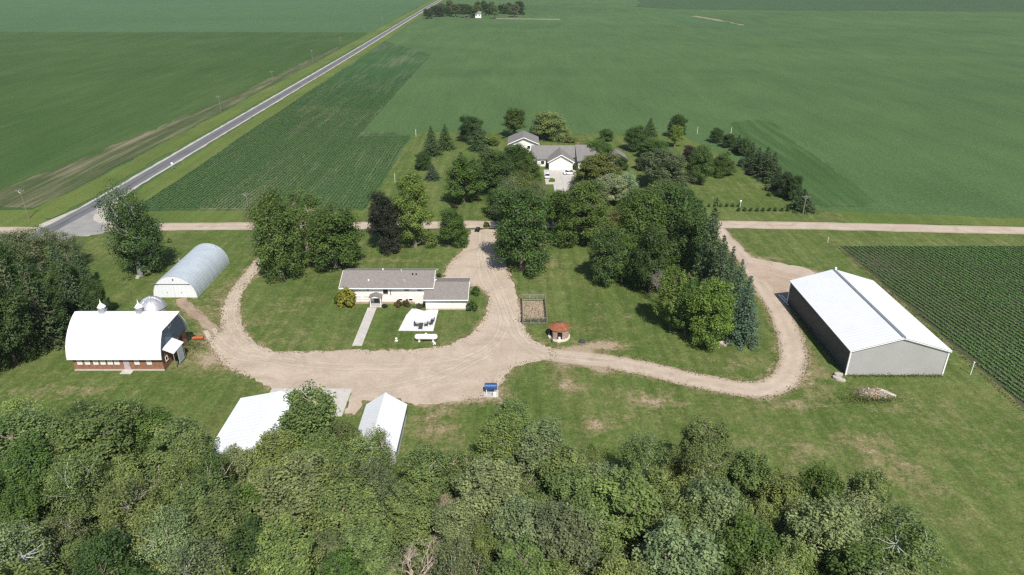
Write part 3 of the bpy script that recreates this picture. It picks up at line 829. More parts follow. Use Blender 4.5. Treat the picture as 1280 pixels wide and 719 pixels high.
    rg.prism([(gy0 - 0.6, zl(gy0 - 0.6)), (Y0 - 0.02, zl(Y0 - 0.02)), (Y0 - 0.02, zl(Y0 - 0.02) + 0.16), (gy0 - 0.6, zl(gy0 - 0.6) + 0.16)], 'x', gx0 - 0.4, X1 + 0.465)
    rg.prism([(gm, gr), (gy1 + 0.6, zl(gy1 + 0.6)), (gy1 + 0.6, zl(gy1 + 0.6) + 0.16), (gm, gr + 0.18)], 'x', X1 + 0.47, gx1 + 0.4)
    gr_o = rg.build('garage_roof', SHINGLE, t)
    MB().box(gx0 - 0.41, gx1 + 0.41, gy0 - 0.68, gy0 - 0.6, zl(gy0 - 0.6) - 0.06, zl(gy0 - 0.6) + 0.17).build('gutter', TRIM, gr_o)
    for a, b in ((gy0 - 0.6, gm), (gm, gy1 + 0.6)):
        MB().prism([(a, zl(a) - 0.06), (b, zl(b) - 0.06), (b, zl(b) + 0.2), (a, zl(a) + 0.2)], 'x', gx1 + 0.4, gx1 + 0.48).build('rake_board', TRIM, gr_o)
    MB().box(gx0 - 0.03, gx1 + 0.03, gy0 - 0.06, gy0 - 0.003, 0, 0.35).build('plinth', M('tan_foundation', (0.40, 0.31, 0.24), 0.15, 2, 0.9), t)
    gd = MB().box(11.6, 16.6, gy1 + 0.003, gy1 + 0.06, 0.05, 2.3).build('garage_door', TRIM, t)
ranch_house()
# concrete front walk in slabs, patio, apron behind the garage
def slabs(name, label, x0, x1, y0, y1, nx, ny, mat, z=0.05, cat='paving', gap=0.015):
    t = thing(name, label, cat, ((x0 + x1) / 2, (y0 + y1) / 2, 0))
    del t['category'], t['label']
    t['kind'] = 'structure'
    rnd = random.Random(5)
    cx, cy = (x0 + x1) / 2, (y0 + y1) / 2
    for i in range(nx):
        for j in range(ny):
            a, b = x0 + (x1 - x0) * i / nx, x0 + (x1 - x0) * (i + 1) / nx
            c, d = y0 + (y1 - y0) * j / ny, y0 + (y1 - y0) * (j + 1) / ny
            MB().box(a + gap - cx, b - gap - cx, c + gap - cy, d - gap - cy, -0.1, z + rnd.uniform(-0.008, 0.008)).build('slab', mat, t)
    return t
slabs('front_walk', 'walk', -32.05, -30.05, 120.2, 136.95, 1, 11, CONC)
slabs('rear_apron', 'apron', -17.2, -10.0, 146.4, 153.0, 2, 2, CONC, 0.04)
pt = MB()
pt.prism([G(498, 413.5), G(541.5, 414), G(548, 388), G(543, 386), G(530, 389), G(520, 386), G(515, 386), G(508, 394)], 'z', -0.1, 0.07)
tag(pt.build('patio', CONC_W), kind='structure')
slabs('shop_apron', 'pad', -43.3, -28.8, 96.5, 104.9, 3, 2, CONC, 0.04)

# ---- white pole building beside the woods
def pole_building():
    t = thing('pole_building', 'wide low white-roofed pole building beside the woods with concrete pad', 'shed', (-38.6, 88.6, 0))
    w, l, ze, zr = 6.4, 7.6, 3.7, 5.0
    for y0, y1 in ((-l, -l + 0.12), (l - 0.12, l)):
        MB().prism([(-w + 0.12, 0), (w - 0.12, 0), (w - 0.12, ze), (0, zr), (-w + 0.12, ze)], 'y', y0, y1).build('end_wall', WHITE_METAL_X, t)
    for x0, x1 in ((-w, -w + 0.12), (w - 0.12, w)):
        MB().box(x0, x1, -l, l, 0, ze - 0.02).build('side_wall', WHITE_METAL, t)
    dz = (zr - ze) / w
    for side in (-1, 1):
        for k in range(8):
            y0, y1 = -l - 0.3 + k * (2 * l + 0.6) / 8, -l - 0.3 + (k + 1) * (2 * l + 0.6) / 8
            MB().prism([(side * 0.02, zr + 0.03), (side * 6.75, zr - dz * 6.75 + 0.03), (side * 6.75, zr - dz * 6.75 + 0.12), (side * 0.02, zr + 0.12)], 'y', y0 + 0.004, y1 - 0.004).build('roof_sheet', WHITE_METAL, t)
    MB().prism([(-0.3, zr + 0.07), (0, zr + 0.14), (0.3, zr + 0.07), (0.3, zr + 0.12), (0, zr + 0.2), (-0.3, zr + 0.12)], 'y', -l - 0.3, l + 0.3).build('ridge_cap', TRIM, t)
    for x in (-4.3, 0.2):
        MB().box(x, x + 3.9, l + 0.003, l + 0.06, 0.05, 3.2).build('garage_door', TRIM, t)
pole_building()
def small_shed():
    t = thing('small_shed', 'small white metal shed with steep gable roof beside the gravel yard', 'shed', (-21.0, 90.2, 0))
    w, l, ze, zr = 3.2, 6.0, 2.6, 4.75
    for y0, y1 in ((-l, -l + 0.1), (l - 0.1, l)):
        MB().prism([(-w + 0.1, 0), (w - 0.1, 0), (w - 0.1, ze), (0, zr), (-w + 0.1, ze)], 'y', y0, y1).build('end_wall', WHITE_METAL_X, t)
    for x0, x1 in ((-w, -w + 0.1), (w - 0.1, w)):
        MB().box(x0, x1, -l, l, 0, ze - 0.02).build('side_wall', WHITE_METAL, t)
    dz = (zr - ze) / w
    for side in (-1, 1):
        for k in range(5):
            y0, y1 = -l - 0.2 + k * (2 * l + 0.4) / 5, -l - 0.2 + (k + 1) * (2 * l + 0.4) / 5
            MB().prism([(side * 0.02, zr + 0.03), (side * 3.45, zr - dz * 3.45 + 0.03), (side * 3.45, zr - dz * 3.45 + 0.11), (side * 0.02, zr + 0.11)], 'y', y0 + 0.003, y1 - 0.003).build('roof_sheet', WHITE_METAL, t)
    MB().prism([(-0.2, zr + 0.0), (0, zr + 0.13), (0.2, zr + 0.0), (0.2, zr + 0.06), (0, zr + 0.19), (-0.2, zr + 0.06)], 'y', -l - 0.2, l + 0.2).build('ridge_cap', TRIM, t)
    MB().box(-1.6, 1.6, l + 0.003, l + 0.05, 0.05, 2.4).build('garage_door', TRIM, t)
    MB().box(3.49, 3.57, -l - 0.2, l + 0.2, 2.38, 2.5).build('gutter', CHAIR, t)
small_shed()

# ---- neighbouring house across the road
def neighbour_house():
    t = thing('farmhouse', 'white house with grey shingle gables and double garage among trees across the road', 'house', (18.0, 252, 0))
    W = SIDING
    # main range, ridge east-west
    MB().box(-10, 11, 3, 13, 0, 3.0).build('wall', W, t)
    r = MB()
    gable_roof(r, -10.6, 11.6, 2.3, 13.7, 2.9, 6.0)
    rf = r.build('roof', SHINGLE_G, t)
    for x in (-10, 10.88):
        MB().prism([(3, 3), (13, 3), (8, 5.85)], 'x', x, x + 0.12).build('gable_wall', W, t)
    MB().box(6.5, 7.5, 9, 9.9, 4.9, 6.9).build('chimney', BRICK, rf)
    # front garage wing with gable to the south
    MB().box(-4.4, 4.3, -3.6, 3, 0, 3.0).build('wall', W, t)
    MB().prism([(-4.4, 3.0), (4.3, 3.0), (-0.05, 5.35)], 'y', -3.6, -3.48).build('gable_wall', W, t)
    gable_roof(MB(), -5.0, 4.9, -4.2, 7.6, 2.75, 5.55, 'y').build('roof', SHINGLE_G, t)
    for s_ in (-1, 1):
        MB().prism([(-0.05, 5.42), (-0.05 + s_ * 5.0, 2.62), (-0.05 + s_ * 5.0, 2.95), (-0.05, 5.75)], 'y', -4.28, -4.2).build('rake_board', TRIM, t)
    g = MB().box(-3.3, 3.1, -3.67, -3.603, 0.05, 2.45).build('garage_door', TRIM, t)
    for z in (0.6, 1.2, 1.8):
        MB().box(-3.3, 3.1, -3.675, -3.671, z, z + 0.03).build('panel_line', LIGHTGREY, g)
    # left porch bay
    MB().box(-8.6, -4.42, 0.9, 2.99, 0, 2.7).build('wall', W, t)
    MB().prism([(0.4, 2.72), (3.0, 3.6), (3.0, 3.75), (0.4, 2.87)], 'x', -8.9, -4.45).build('roof', SHINGLE_G, t)
    window(t, '-y', (-6.6, 0.9, 1.5), 1.2, 1.2)
    d = MB().box(-5.4, -4.6, 0.83, 0.897, 0.1, 2.1).build('door', CHAIR, t)
    MB().box(-4.75, -4.68, 0.77, 0.83, 1.0, 1.1).build('handle', TRIM, d)
    # right range, taller ridge running back
    MB().box(6.4, 13.8, -2.2, 2.98, 0, 3.0).build('wall', W, t)
    MB().prism([(-2.9, 2.85), (3.0, 4.6), (8.0, 6.3), (8.0, 6.45), (3.0, 4.76), (-2.9, 3.0)], 'x', 5.9, 14.5).build('roof', SHINGLE_G, t)
    MB().prism([(-2.2, 3.0), (2.98, 3.0), (2.98, 4.45)], 'x', 13.66, 13.78).build('gable_wall', W, t)
    MB().prism([(-2.2, 3.0), (2.98, 3.0), (2.98, 4.45)], 'x', 6.42, 6.54).build('gable_wall', W, t)
    for x in (8.0, 9.1, 10.2, 12.4):
        window(t, '-y', (x, -2.2, 1.75), 0.7, 1.2)
    # two-storey wing behind, west
    MB().box(-19, -8, 13.02, 24, 0, 5.6).build('wall', W, t)
    gable_roof(MB(), -19.6, -7.4, 12.3, 24.6, 5.45, 8.0, 'y').build('roof', SHINGLE_G, t)
    MB().prism([(-19, 5.6), (-8, 5.6), (-13.5, 7.85)], 'y', 13.02, 13.14).build('gable_wall', W, t)
    for s_ in (-1, 1):
        MB().prism([(-13.5, 7.9), (-13.5 + s_ * 6.1, 5.35), (-13.5 + s_ * 6.1, 5.65), (-13.5, 8.2)], 'y', 12.22, 12.3).build('rake_board', TRIM, t)
    for x in (-16, -11.5):
        window(t, '-y', (x, 13.02, 4.2), 1.1, 1.2)
    window(t, '+x', (-8, 18, 4.2), 1.2, 1.2)
    # small east wing
    MB().box(18.5, 24.5, 2, 8, 0, 2.8).build('wall', W, t)
    gable_roof(MB(), 18.0, 25.0, 1.4, 8.6, 2.7, 4.6, 'y').build('roof', SHINGLE_G, t)
    MB().prism([(18.5, 2.8), (24.5, 2.8), (21.5, 4.5)], 'y', 2, 2.12).build('gable_wall', W, t)
neighbour_house()
slabs('neighbour_driveway', 'drive', 11.6, 23.2, 230.2, 248.3, 2, 3, CONC, 0.03)
slabs('neighbour_driveway', 'drive', 14.2, 21.8, 193.8, 230.0, 1, 4, CONC, 0.025)

# ---- round clay-block crib with a rusted cone roof
def crib():
    x, y = G(699, 423)
    t = thing('round_crib', 'small round masonry hut with rusty cone roof beside the gravel yard', 'hut', (x, y + 0.6, 0))
    r = 1.95
    MB().lathe([(2.25, 0), (2.25, 0.32), (2.0, 0.34), (1.2, 0.34)], 32).build('foundation', M('pale_footing', (0.58, 0.54, 0.48), 0.1, 2, 0.9), t)
    a0, a1 = R(-80), R(200)
    w = MB()
    w.lathe([(r, 0.34), (r, 2.5), (r - 0.15, 2.5), (r - 0.15, 0.34)], 40, (0, 0), R(-75), R(185))
    w.lathe([(r, 0.34), (r, 2.5), (r - 0.15, 2.5), (r - 0.15, 0.34)], 10, (0, 0), R(222), R(255))
    w.lathe([(r, 2.05), (r, 2.5), (r - 0.15, 2.5), (r - 0.15, 2.05)], 20, (0, 0), R(185), R(222))
    w.lathe([(r, 2.05), (r, 2.5), (r - 0.15, 2.5), (r - 0.15, 2.05)], 10, (0, 0), R(255), R(285))
    w.build('wall', TILE, t)
    MB().lathe([(0.01, 0.36), (r - 0.3, 0.36), (r - 0.3, 2.4)], 24, (0, 0), 0, 2 * math.pi).build('interior_shade_core', DARK, t)  # black drum, its colour stands for the shade inside the hut
    rf = MB().lathe([(r + 0.28, 2.42), (r * 0.7, 2.85), (0.25, 3.35), (0.01, 3.36)], 20).build('roof', RUST, t)
    MB().lathe([(0.28, 3.3), (0.28, 3.55), (0.36, 3.56), (0.1, 3.75), (0.01, 3.78)], 12).build('cap', CHAIR, rf)
    for k in range(10):
        a = k * math.pi / 5
        MB().tube([((r + 0.27) * math.cos(a), (r + 0.27) * math.sin(a), 2.45), (r * 0.7 * math.cos(a), r * 0.7 * math.sin(a), 2.88), (0.28 * math.cos(a), 0.28 * math.sin(a), 3.37)], 0.03, 4).build('roof_seam', RUST, rf)
    dr = MB().box(-1.45, -1.39, -2.75, -1.75, 0.4, 1.9)
    dr.build('open_door', DARK_METAL, t)
    MB().box(-0.5, 0.1, -2.62, -2.2, 0.0, 0.2).build('door_step', CONC, t)
    tag(MB().lathe([(0.01, 0.95), (0.2, 0.93), (0.24, 0.8), (0.24, 0.38), (0.01, 0.36)], 12, (x - 0.05, y + 0.6 - 1.78)).build('plastic_bucket', CREAM), 'white bucket in the doorway of the round hut', 'bucket')
    
crib()
# ---- fenced pen
def pen():
    x0, x1, y0, y1 = 2.3, 7.4, 129.2, 140.3
    cx, cy = (x0 + x1) / 2, (y0 + y1) / 2
    t = thing('dog_pen', 'rectangular wire pen with bare soil floor beside the driveway', 'pen', (cx, cy, 0))
    hx, hy = (x1 - x0) / 2, (y1 - y0) / 2
    soil = MB()
    soil.box(-hx + 0.05, hx - 0.05, -hy + 2.2, hy - 0.05, -0.1, 0.03).build('soil_bed', DIRT, t)
    for sx in (-1, 1):
        for k in range(6):
            y = -hy + k * 2 * hy / 5
            MB().box(sx * hx - 0.07, sx * hx + 0.07, y - 0.07, y + 0.07, 0, 1.7).build('post', WOOD, t)
        for z in (0.25, 0.9, 1.6):
            MB().box(sx * hx - 0.035, sx * hx + 0.035, -hy + 0.072, hy - 0.072, z, z + 0.1).build('rail', WOOD, t)
        wire = MB()
        for k in range(44):
            y = -hy + 0.12 + k * (2 * hy - 0.2) / 43
            wire.box(sx * hx - 0.012, sx * hx + 0.012, y - 0.012, y + 0.012, 0.05, 1.6)
        tag(wire.build('wire_mesh', CHAIR, t), kind='stuff')
    for sy in (-1, 1):
        for k in range(1, 3):
            x = -hx + k * 2 * hx / 3
            MB().box(x - 0.06, x + 0.06, sy * hy - 0.06, sy * hy + 0.06, 0, 1.7).build('post', WOOD, t)
        for z in (0.3, 1.55):
            MB().box(-hx + 0.075, hx - 0.075, sy * hy - 0.03, sy * hy + 0.03, z, z + 0.08).build('rail', GALV, t)
        wire = MB()
        for k in range(24):
            x = -hx + 0.12 + k * (2 * hx - 0.2) / 23
            wire.box(x - 0.012, x + 0.012, sy * hy - 0.012, sy * hy + 0.012, 0.05, 1.55)
        tag(wire.build('wire_mesh', GALV, t), kind='stuff')
pen()

# ---- propane tank
def propane():
    x0, y = G(518, 428)
    x1, _ = G(547, 428)
    cx = (x0 + x1) / 2
    t = thing('propane_tank', 'long white propane tank on legs on the lawn by the patio', 'tank', (cx, y + 0.6, 0))
    L, r, zc = (x1 - x0) / 2, 0.58, 0.95
    prof = [(-L, 0.02)] + [(-L + 0.5 * (1 - math.cos(a)), r * math.sin(a)) for a in [R(k) for k in (25, 50, 72, 90)]]
    prof += [(-x, q) for x, q in prof[::-1]]
    pts = [(x, 0, zc) for x, q in prof]
    b = MB().tube(pts, [q for x, q in prof], 20).build('tank_body', CREAM, t, True)
    MB().lathe([(0.01, zc + r + 0.28), (0.2, zc + r + 0.26), (0.24, zc + r + 0.1), (0.24, zc + r - 0.08)], 12).build('valve_dome', CREAM, b, True)
    for x in (-L * 0.6, L * 0.6):
        for s_ in (-1, 1):
            MB().box(x - 0.1, x + 0.1, s_ * 0.32 - 0.07, s_ * 0.32 + 0.07, 0, zc - 0.4).build('leg', CREAM, t)
        MB().box(x - 0.25, x + 0.25, -0.55, 0.55, -0.05, 0.08).build('foot_pad', CONC, t)
propane()
def stub(px, py, label, h=0.5):
    x, y = G(px, py)
    t = thing('well_pipe', label, 'pipe', (x, y, 0))
    MB().lathe([(0.16, 0), (0.16, h)], 12).build('casing', CREAM, t)
    MB().lathe([(0.24, h), (0.24, h + 0.12), (0.1, h + 0.2), (0.01, h + 0.21)], 12).build('cap', CREAM, t)
    MB().box(-0.3, 0.3, -0.3, 0.3, -0.05, 0.05).build('pad', CONC_W, t)
stub(495.5, 426, 'short white pipe with cap standing on the grass near the patio')
stub(543, 430, 'low white pipe cap beside the propane tank', 0.22)

# ---- patio furniture
def chair(x, y, rz, label):
    t = thing('patio_chair', label, 'chair', (x, y, 0.07), rz, 'chairs on the white patio')
    MB().box(-0.34, 0.34, -0.34, 0.34, 0.40, 0.48).build('seat', CHAIR, t)
    MB().prism([(0.30, 0.48), (0.42, 1.1), (0.50, 1.1), (0.38, 0.44)], 'x', -0.34, 0.34).build('backrest', CHAIR, t)
    for sx in (-1, 1):
        MB().box(sx * 0.36 - 0.035, sx * 0.36 + 0.035, -0.3, 0.34, 0.62, 0.68).build('armrest', CHAIR, t)
        for sy in (-1, 1):
            MB().tube([(sx * 0.36, sy * 0.3, 0), (sx * 0.36, sy * 0.3, 0.63)], 0.03, 5).build('leg', CHAIR, t)
def table(x, y):
    t = thing('patio_table', 'round dark patio table between the chairs on the white patio', 'table', (x, y, 0.07))
    MB().lathe([(0.01, 0.74), (0.55, 0.74), (0.55, 0.69), (0.01, 0.69)], 20).build('tabletop', CHAIR, t)
    for k in range(4):
        a = R(45 + 90 * k)
        MB().tube([(0.4 * math.cos(a), 0.4 * math.sin(a), 0), (0.12 * math.cos(a), 0.12 * math.sin(a), 0.69)], 0.03, 5).build('leg', CHAIR, t)
tx, ty = G(526.5, 409)
table(tx, ty)
chair(tx - 1.0, ty + 0.25, R(80), 'dark metal patio chair on the far side of the round table from the lone chair')
chair(tx + 1.0, ty + 0.3, R(-75), 'dark metal patio chair between the round table and the lone chair')
chair(tx + 0.0, ty - 0.95, R(180), 'dark metal patio chair at the round table with its back to the propane tank')
cx_, cy_ = G(538.5, 406.5)
chair(cx_, cy_, R(-60), 'lone dark patio chair on the patio edge, turned to the round table')
chair(cx_ + 0.25, cy_ + 1.3, R(-100), 'dark patio chair behind the lone chair on the patio edge')

# ---- blue fuel tank on its stand
def fuel_tank():
    x, y = G(613.5, 493)
    t = thing('fuel_tank', 'blue horizontal fuel tank on white steel stand at the gravel edge', 'tank', (x, y + 0.5, 0))
    L, r, zc = 1.12, 0.62, 1.35
    prof = [(-L, 0.02), (-L + 0.02, r * 0.8), (-L + 0.12, r), (L - 0.12, r), (L - 0.02, r * 0.8), (L, 0.02)]
    b = MB().tube([(q, 0, zc) for q, _ in prof], [w for _, w in prof], 20).build('tank_body', BLUE, t, False)
    for xx in (-L + 0.1, 0, L - 0.1):
        MB().tube([(xx - 0.03, 0, zc), (xx + 0.03, 0, zc)], r + 0.015, 20).build('band', BLUE, b)
    MB().lathe([(0.1, zc + r - 0.03), (0.1, zc + r + 0.12), (0.01, zc + r + 0.13)], 10, (0.3, 0)).build('filler_cap', CHAIR, b)
    for sx in (-0.75, 0.75):
        for s_ in (-1, 1):
            MB().tube([(sx, s_ * 0.75, 0.05), (sx, s_ * 0.42, zc - 0.36)], 0.05, 6).build('leg', TRIM, t)
        MB().box(sx - 0.05, sx + 0.05, -0.5, 0.5, zc - 0.66, zc - 0.58).build('cross_brace', TRIM, t)
    MB().box(-1.25, 1.35, -1.4, 0.8, -0.06, 0.04).build('pad', CONC, t)
    MB().box(0.45, 1.0, -1.25, -0.8, 0.05, 0.75).build('pump_box', CARWHITE, t)
fuel_tank()

# ---- vehicles
def car(x, y, rz, label, suv=False):
    t = thing('parked_car', label, 'car', (x, y, 0.06), rz, 'white cars parked on the neighbouring drive')
    top = 1.45
    body = [(-2.3, 0.35), (-2.35, 0.6), (-2.25, 0.85), (-1.5, 0.95), (1.25, 0.98), (2.15, 0.82), (2.32, 0.6), (2.28, 0.32), (1.8, 0.22), (-1.9, 0.22)]
    MB().prism(body, 'y', -0.88, 0.88).build('body', CARWHITE, t)
    cab = MB()
    lo = [(-1.75, 0.94), (1.15, 0.97)]
    V = []
    for xx, zz, yy in ((-1.75, 0.93, 0.84), (1.2, 0.96, 0.84), (0.35, top, 0.62), (-1.15, top, 0.62)):
        V += [(xx, -yy, zz), (xx, yy, zz)]
    cab.add(V, [(0, 1, 7, 6), (2, 4, 5, 3), (6, 7, 5, 4), (0, 6, 4, 2), (1, 3, 5, 7), (0, 2, 3, 1)])
    c = cab.build('cabin', GLASS, t)
    MB().box(-1.1, 0.3, -0.63, 0.63, top - 0.01, top + 0.05).build('roof_panel', CARWHITE, c)
    for px_ in (-0.45,):
        for s_ in (-1, 1):
            MB().tube([(px_, s_ * 0.85, 0.93), (px_ + 0.02, s_ * 0.64, top)], 0.05, 4).build('door_pillar', CARWHITE, c)
    for sx in (-1.42, 1.45):
        for s_ in (-1, 1):
            w_ = MB().tube([(sx, s_ * 0.70, 0.33), (sx, s_ * 0.90, 0.33)], 0.33, 16).build('wheel', BLACK, t)
            MB().tube([(sx, s_ * 0.895, 0.33), (sx, s_ * 0.91, 0.33)], 0.2, 12).build('rim', GALV, w_)
    for s_ in (-1, 1):
        MB().box(2.2, 2.33, s_ * 0.62 - 0.18, s_ * 0.62 + 0.18, 0.6, 0.75).build('headlight', PALE_GLASS, t)
        MB().box(-2.36, -2.28, s_ * 0.64 - 0.16, s_ * 0.64 + 0.16, 0.62, 0.78).build('tail_light', M('red_lens', (0.4, 0.02, 0.02), 0.05, 1, 0.3), t)
        MB().box(0.75, 0.92, s_ * 0.98 - 0.1, s_ * 0.98 + 0.1, 0.95, 1.08).build('mirror', CARWHITE, t)
car(20.8, 242.6, R(8), 'white sedan parked side-on before the garage door')
car(12.6, 238.8, R(84), 'white car parked nose-in beside the trees on the neighbouring drive')

def quad_bike():
    x, y = G(597, 289)
    t = thing('quad_bike', 'small black four-wheeler at the driveway entrance from the gravel road', 'quad bike', (x, y, 0), R(80))
    for sx in (-0.6, 0.6):
        for s_ in (-1, 1):
            w_ = MB().tube([(sx, s_ * 0.32, 0.3), (sx, s_ * 0.6, 0.3)], 0.3, 14).build('wheel', BLACK, t)
            MB().tube([(sx, s_ * 0.595, 0.3), (sx, s_ * 0.605, 0.3)], 0.14, 10).build('rim', CHAIR, w_)
    MB().prism([(-0.95, 0.55), (-0.9, 0.78), (-0.3, 0.72), (0.2, 0.7), (0.5, 0.85), (0.95, 0.72), (1.0, 0.5), (0.3, 0.35), (-0.4, 0.35)], 'y', -0.3, 0.3).build('body', BLACK, t)
    MB().prism([(-0.7, 0.78), (-0.65, 0.95), (0.1, 0.88), (0.15, 0.74)], 'y', -0.17, 0.17).build('seat', CHAIR, t)
    MB().tube([(0.3, -0.4, 1.12), (0.38, 0, 1.05), (0.3, 0.4, 1.12)], 0.03, 5).build('handlebar', CHAIR, t)
    MB().tube([(0.5, 0, 0.8), (0.38, 0, 1.05)], 0.04, 5).build('steering_column', CHAIR, t)
    for xx in (-0.75, 0.75):
        MB().box(xx - 0.28, xx + 0.28, -0.5, 0.5, 0.84, 0.88).build('luggage_rack', BLACK, t)
        for s_ in (-1, 1):
            MB().box(xx - 0.35, xx + 0.35, s_ * 0.46 - 0.16, s_ * 0.46 + 0.16, 0.64, 0.70).build('fender', BLACK, t)
quad_bike()
def implement():
    x, y = G(247, 425)
    t = thing('farm_implement', 'low orange farm implement in the weeds at the barn end', 'implement', (x, y + 0.4, 0), R(8))
    MB().prism([(-0.35, 0.12), (-0.42, 0.4), (-0.3, 0.7), (-0.22, 0.68), (-0.32, 0.4), (-0.26, 0.15)], 'x', -1.1, 1.1).build('blade', ORANGE, t)
    MB().box(-0.9, 0.9, -0.2, 0.35, 0.42, 0.5).build('deck', ORANGE, t)
    for s_ in (-1, 1):
        MB().tube([(s_ * 0.7, -0.28, 0.4), (s_ * 0.3, 0.9, 0.35)], 0.05, 6).build('push_arm', ORANGE, t)
        MB().tube([(s_ * 0.95 - 0.05, 0.1, 0.22), (s_ * 0.95 + 0.05, 0.1, 0.22)], 0.22, 12).build('wheel', BLACK, t)
implement()

# ---- poles, posts and signs
def power_pole(x, y, h, label, group=None, lean=0.0):
    t = thing('utility_pole', label, 'utility pole', (x, y, 0), 0, group)
    MB().tube([(0, 0, -0.3), (lean * 0.5, 0, h * 0.5), (lean, 0, h)], [0.17, 0.14, 0.11], 8).build('pole', POLEWOOD, t)
    a = MB().box(lean - 1.2, lean + 1.2, -0.19, -0.09, h - 0.75, h - 0.6).build('crossarm', POLEWOOD, t)
    for xx in (-1.1, -0.4, 0.4, 1.1):
        MB().lathe([(0.06, h - 0.6), (0.09, h - 0.5), (0.05, h - 0.38), (0.01, h - 0.37)], 8, (lean + xx, -0.14)).build('insulator', GALV, a)
    for s_ in (-1, 1):
        MB().tube([(lean + s_ * 0.7, -0.14, h - 0.74), (lean, -0.14, h - 1.35)], 0.03, 4).build('brace', GALV, t)
    return t
for px, b, tp in ((276.5, 140, 119), (341.5, 104, 88), (391, 77, 62), (426, 56, 46), (455, 41, 33), (478, 29, 22)):
    x, y = G(px, b)
    power_pole(x, y, max(6, min(11, height_at(y, tp))), 'wooden power pole in the grass on the field side of the paved road', 'power poles along the paved road')
x, y = G(36, 273)
power_pole(x, y, min(11, height_at(y, 236)), 'wooden power pole at the junction of paved and gravel roads')
x, y = G(312.5, 273)
power_pole(x, y, min(10, height_at(y, 240)), 'wooden power pole between the gravel road and the corn rows')
x, y = G(1003.5, 268)
power_pole(x, y, 6.2, 'short power pole at the end of the spruce row by the gravel road')
def post(px, b, tp, label, mat=TRIM, r=0.08, name='marker_post', cat='post'):
    x, y = G(px, b)
    h = max(0.8, height_at(y, tp))
    t = thing(name, label, cat, (x, y, 0))
    MB().lathe([(r, -0.2), (r, h), (0.01, h + 0.06)], 8).build('shaft', mat, t)
    MB().box(-r * 1.6, r * 1.6, -r * 1.6, r * 1.6, h - 0.02, h + 0.05).build('cap', mat, t)
    return t
post(1213, 468, 453, 'white pipe post on the grass between machine shed and corn')
post(871.5, 167, 159, 'pale post at the back of the neighbouring lawn beside the bare patch')
post(913.5, 168, 160, 'pale post where the spruce row meets the corn patch')
post(520, 171, 162, 'pale post at the far corner of the striped corn plot')
post(494, 230, 217, 'white post at the edge of the striped corn rows', r=0.06)
post(1034.5, 303, 297, 'short white marker post on the grass north of the machine shed', r=0.06)
def bird_house(px, b, tp):
    x, y = G(px, b)
    h = height_at(y, tp)
    t = thing('bird_house', 'white bird house on a post by the row of little bushes', 'bird house', (x, y, 0))
    MB().tube([(0, 0, -0.2), (0, 0, h - 0.5)], 0.06, 6).build('post', TRIM, t)
    MB().box(-0.16, 0.16, -0.16, 0.16, h - 0.45, h - 0.1).build('box', TRIM, t)
    gable_roof(MB(), -0.2, 0.2, -0.2, 0.2, h - 0.1, h + 0.1, th=0.05).build('roof', TRIM, t)
bird_house(925, 259, 251)
def road_sign(px, b, tp):
    x, y = G(px, b)
    h = height_at(y, tp)
    t = thing('road_sign', 'white sign on a post on the paved road shoulder', 'sign', (x, y, 0))
    MB().tube([(0, 0, -0.2), (0, 0, h)], 0.05, 6).build('post', GALV, t)
    MB().box(-0.38, 0.38, -0.09, -0.055, h - 0.8, h).build('sign_face', TRIM, t)
road_sign(216.5, 212, 203)
def mailbox(px, py):
    x, y = G(px, py)
    t = thing('mailbox', 'grey mailbox on a post at the gravel road by the driveway', 'mailbox', (x, y, 0))
    MB().box(-0.06, 0.06, -0.06, 0.06, -0.2, 1.1).build('post', WOOD, t)
    MB().prism([(-0.18, 1.1), (0.18, 1.1), (0.18, 1.32), (0.1, 1.45), (-0.1, 1.45), (-0.18, 1.32)], 'y', -0.35, 0.35).build('box', GALV, t)
mailbox(627, 281)

# ---- rubble by the machine shed, boards, stones
def chunk(name, x, y, sx, sy, sz, rz, label, mat=ROCK, tilt=0.12, seed=0):
    rnd = random.Random(seed)
    mb = MB()
    n = 7
    ring = [(sx * (0.85 + rnd.random() * 0.3) * math.cos(2 * math.pi * k / n), sy * (0.85 + rnd.random() * 0.3) * math.sin(2 * math.pi * k / n)) for k in range(n)]
    mb.prism(ring, 'z', -0.25, sz)
    o = mb.build(name, mat)
    o.location = (x, y, 0)
    o.rotation_euler = (rnd.uniform(-tilt, tilt), rnd.uniform(-tilt, tilt), rz)
    return tag(o, label, 'rubble')
x, y = G(1048, 474)
chunk('concrete_slab', x, y - 0.2, 1.3, 0.6, 0.35, R(-35), 'long pale broken slab at the corner of the machine shed', ROCK, 0.12, 1)
chunk('concrete_slab', x + 0.4, y + 1.1, 0.9, 0.6, 0.5, R(20), 'square broken slab against the machine shed wall', ROCK, 0.12, 2)
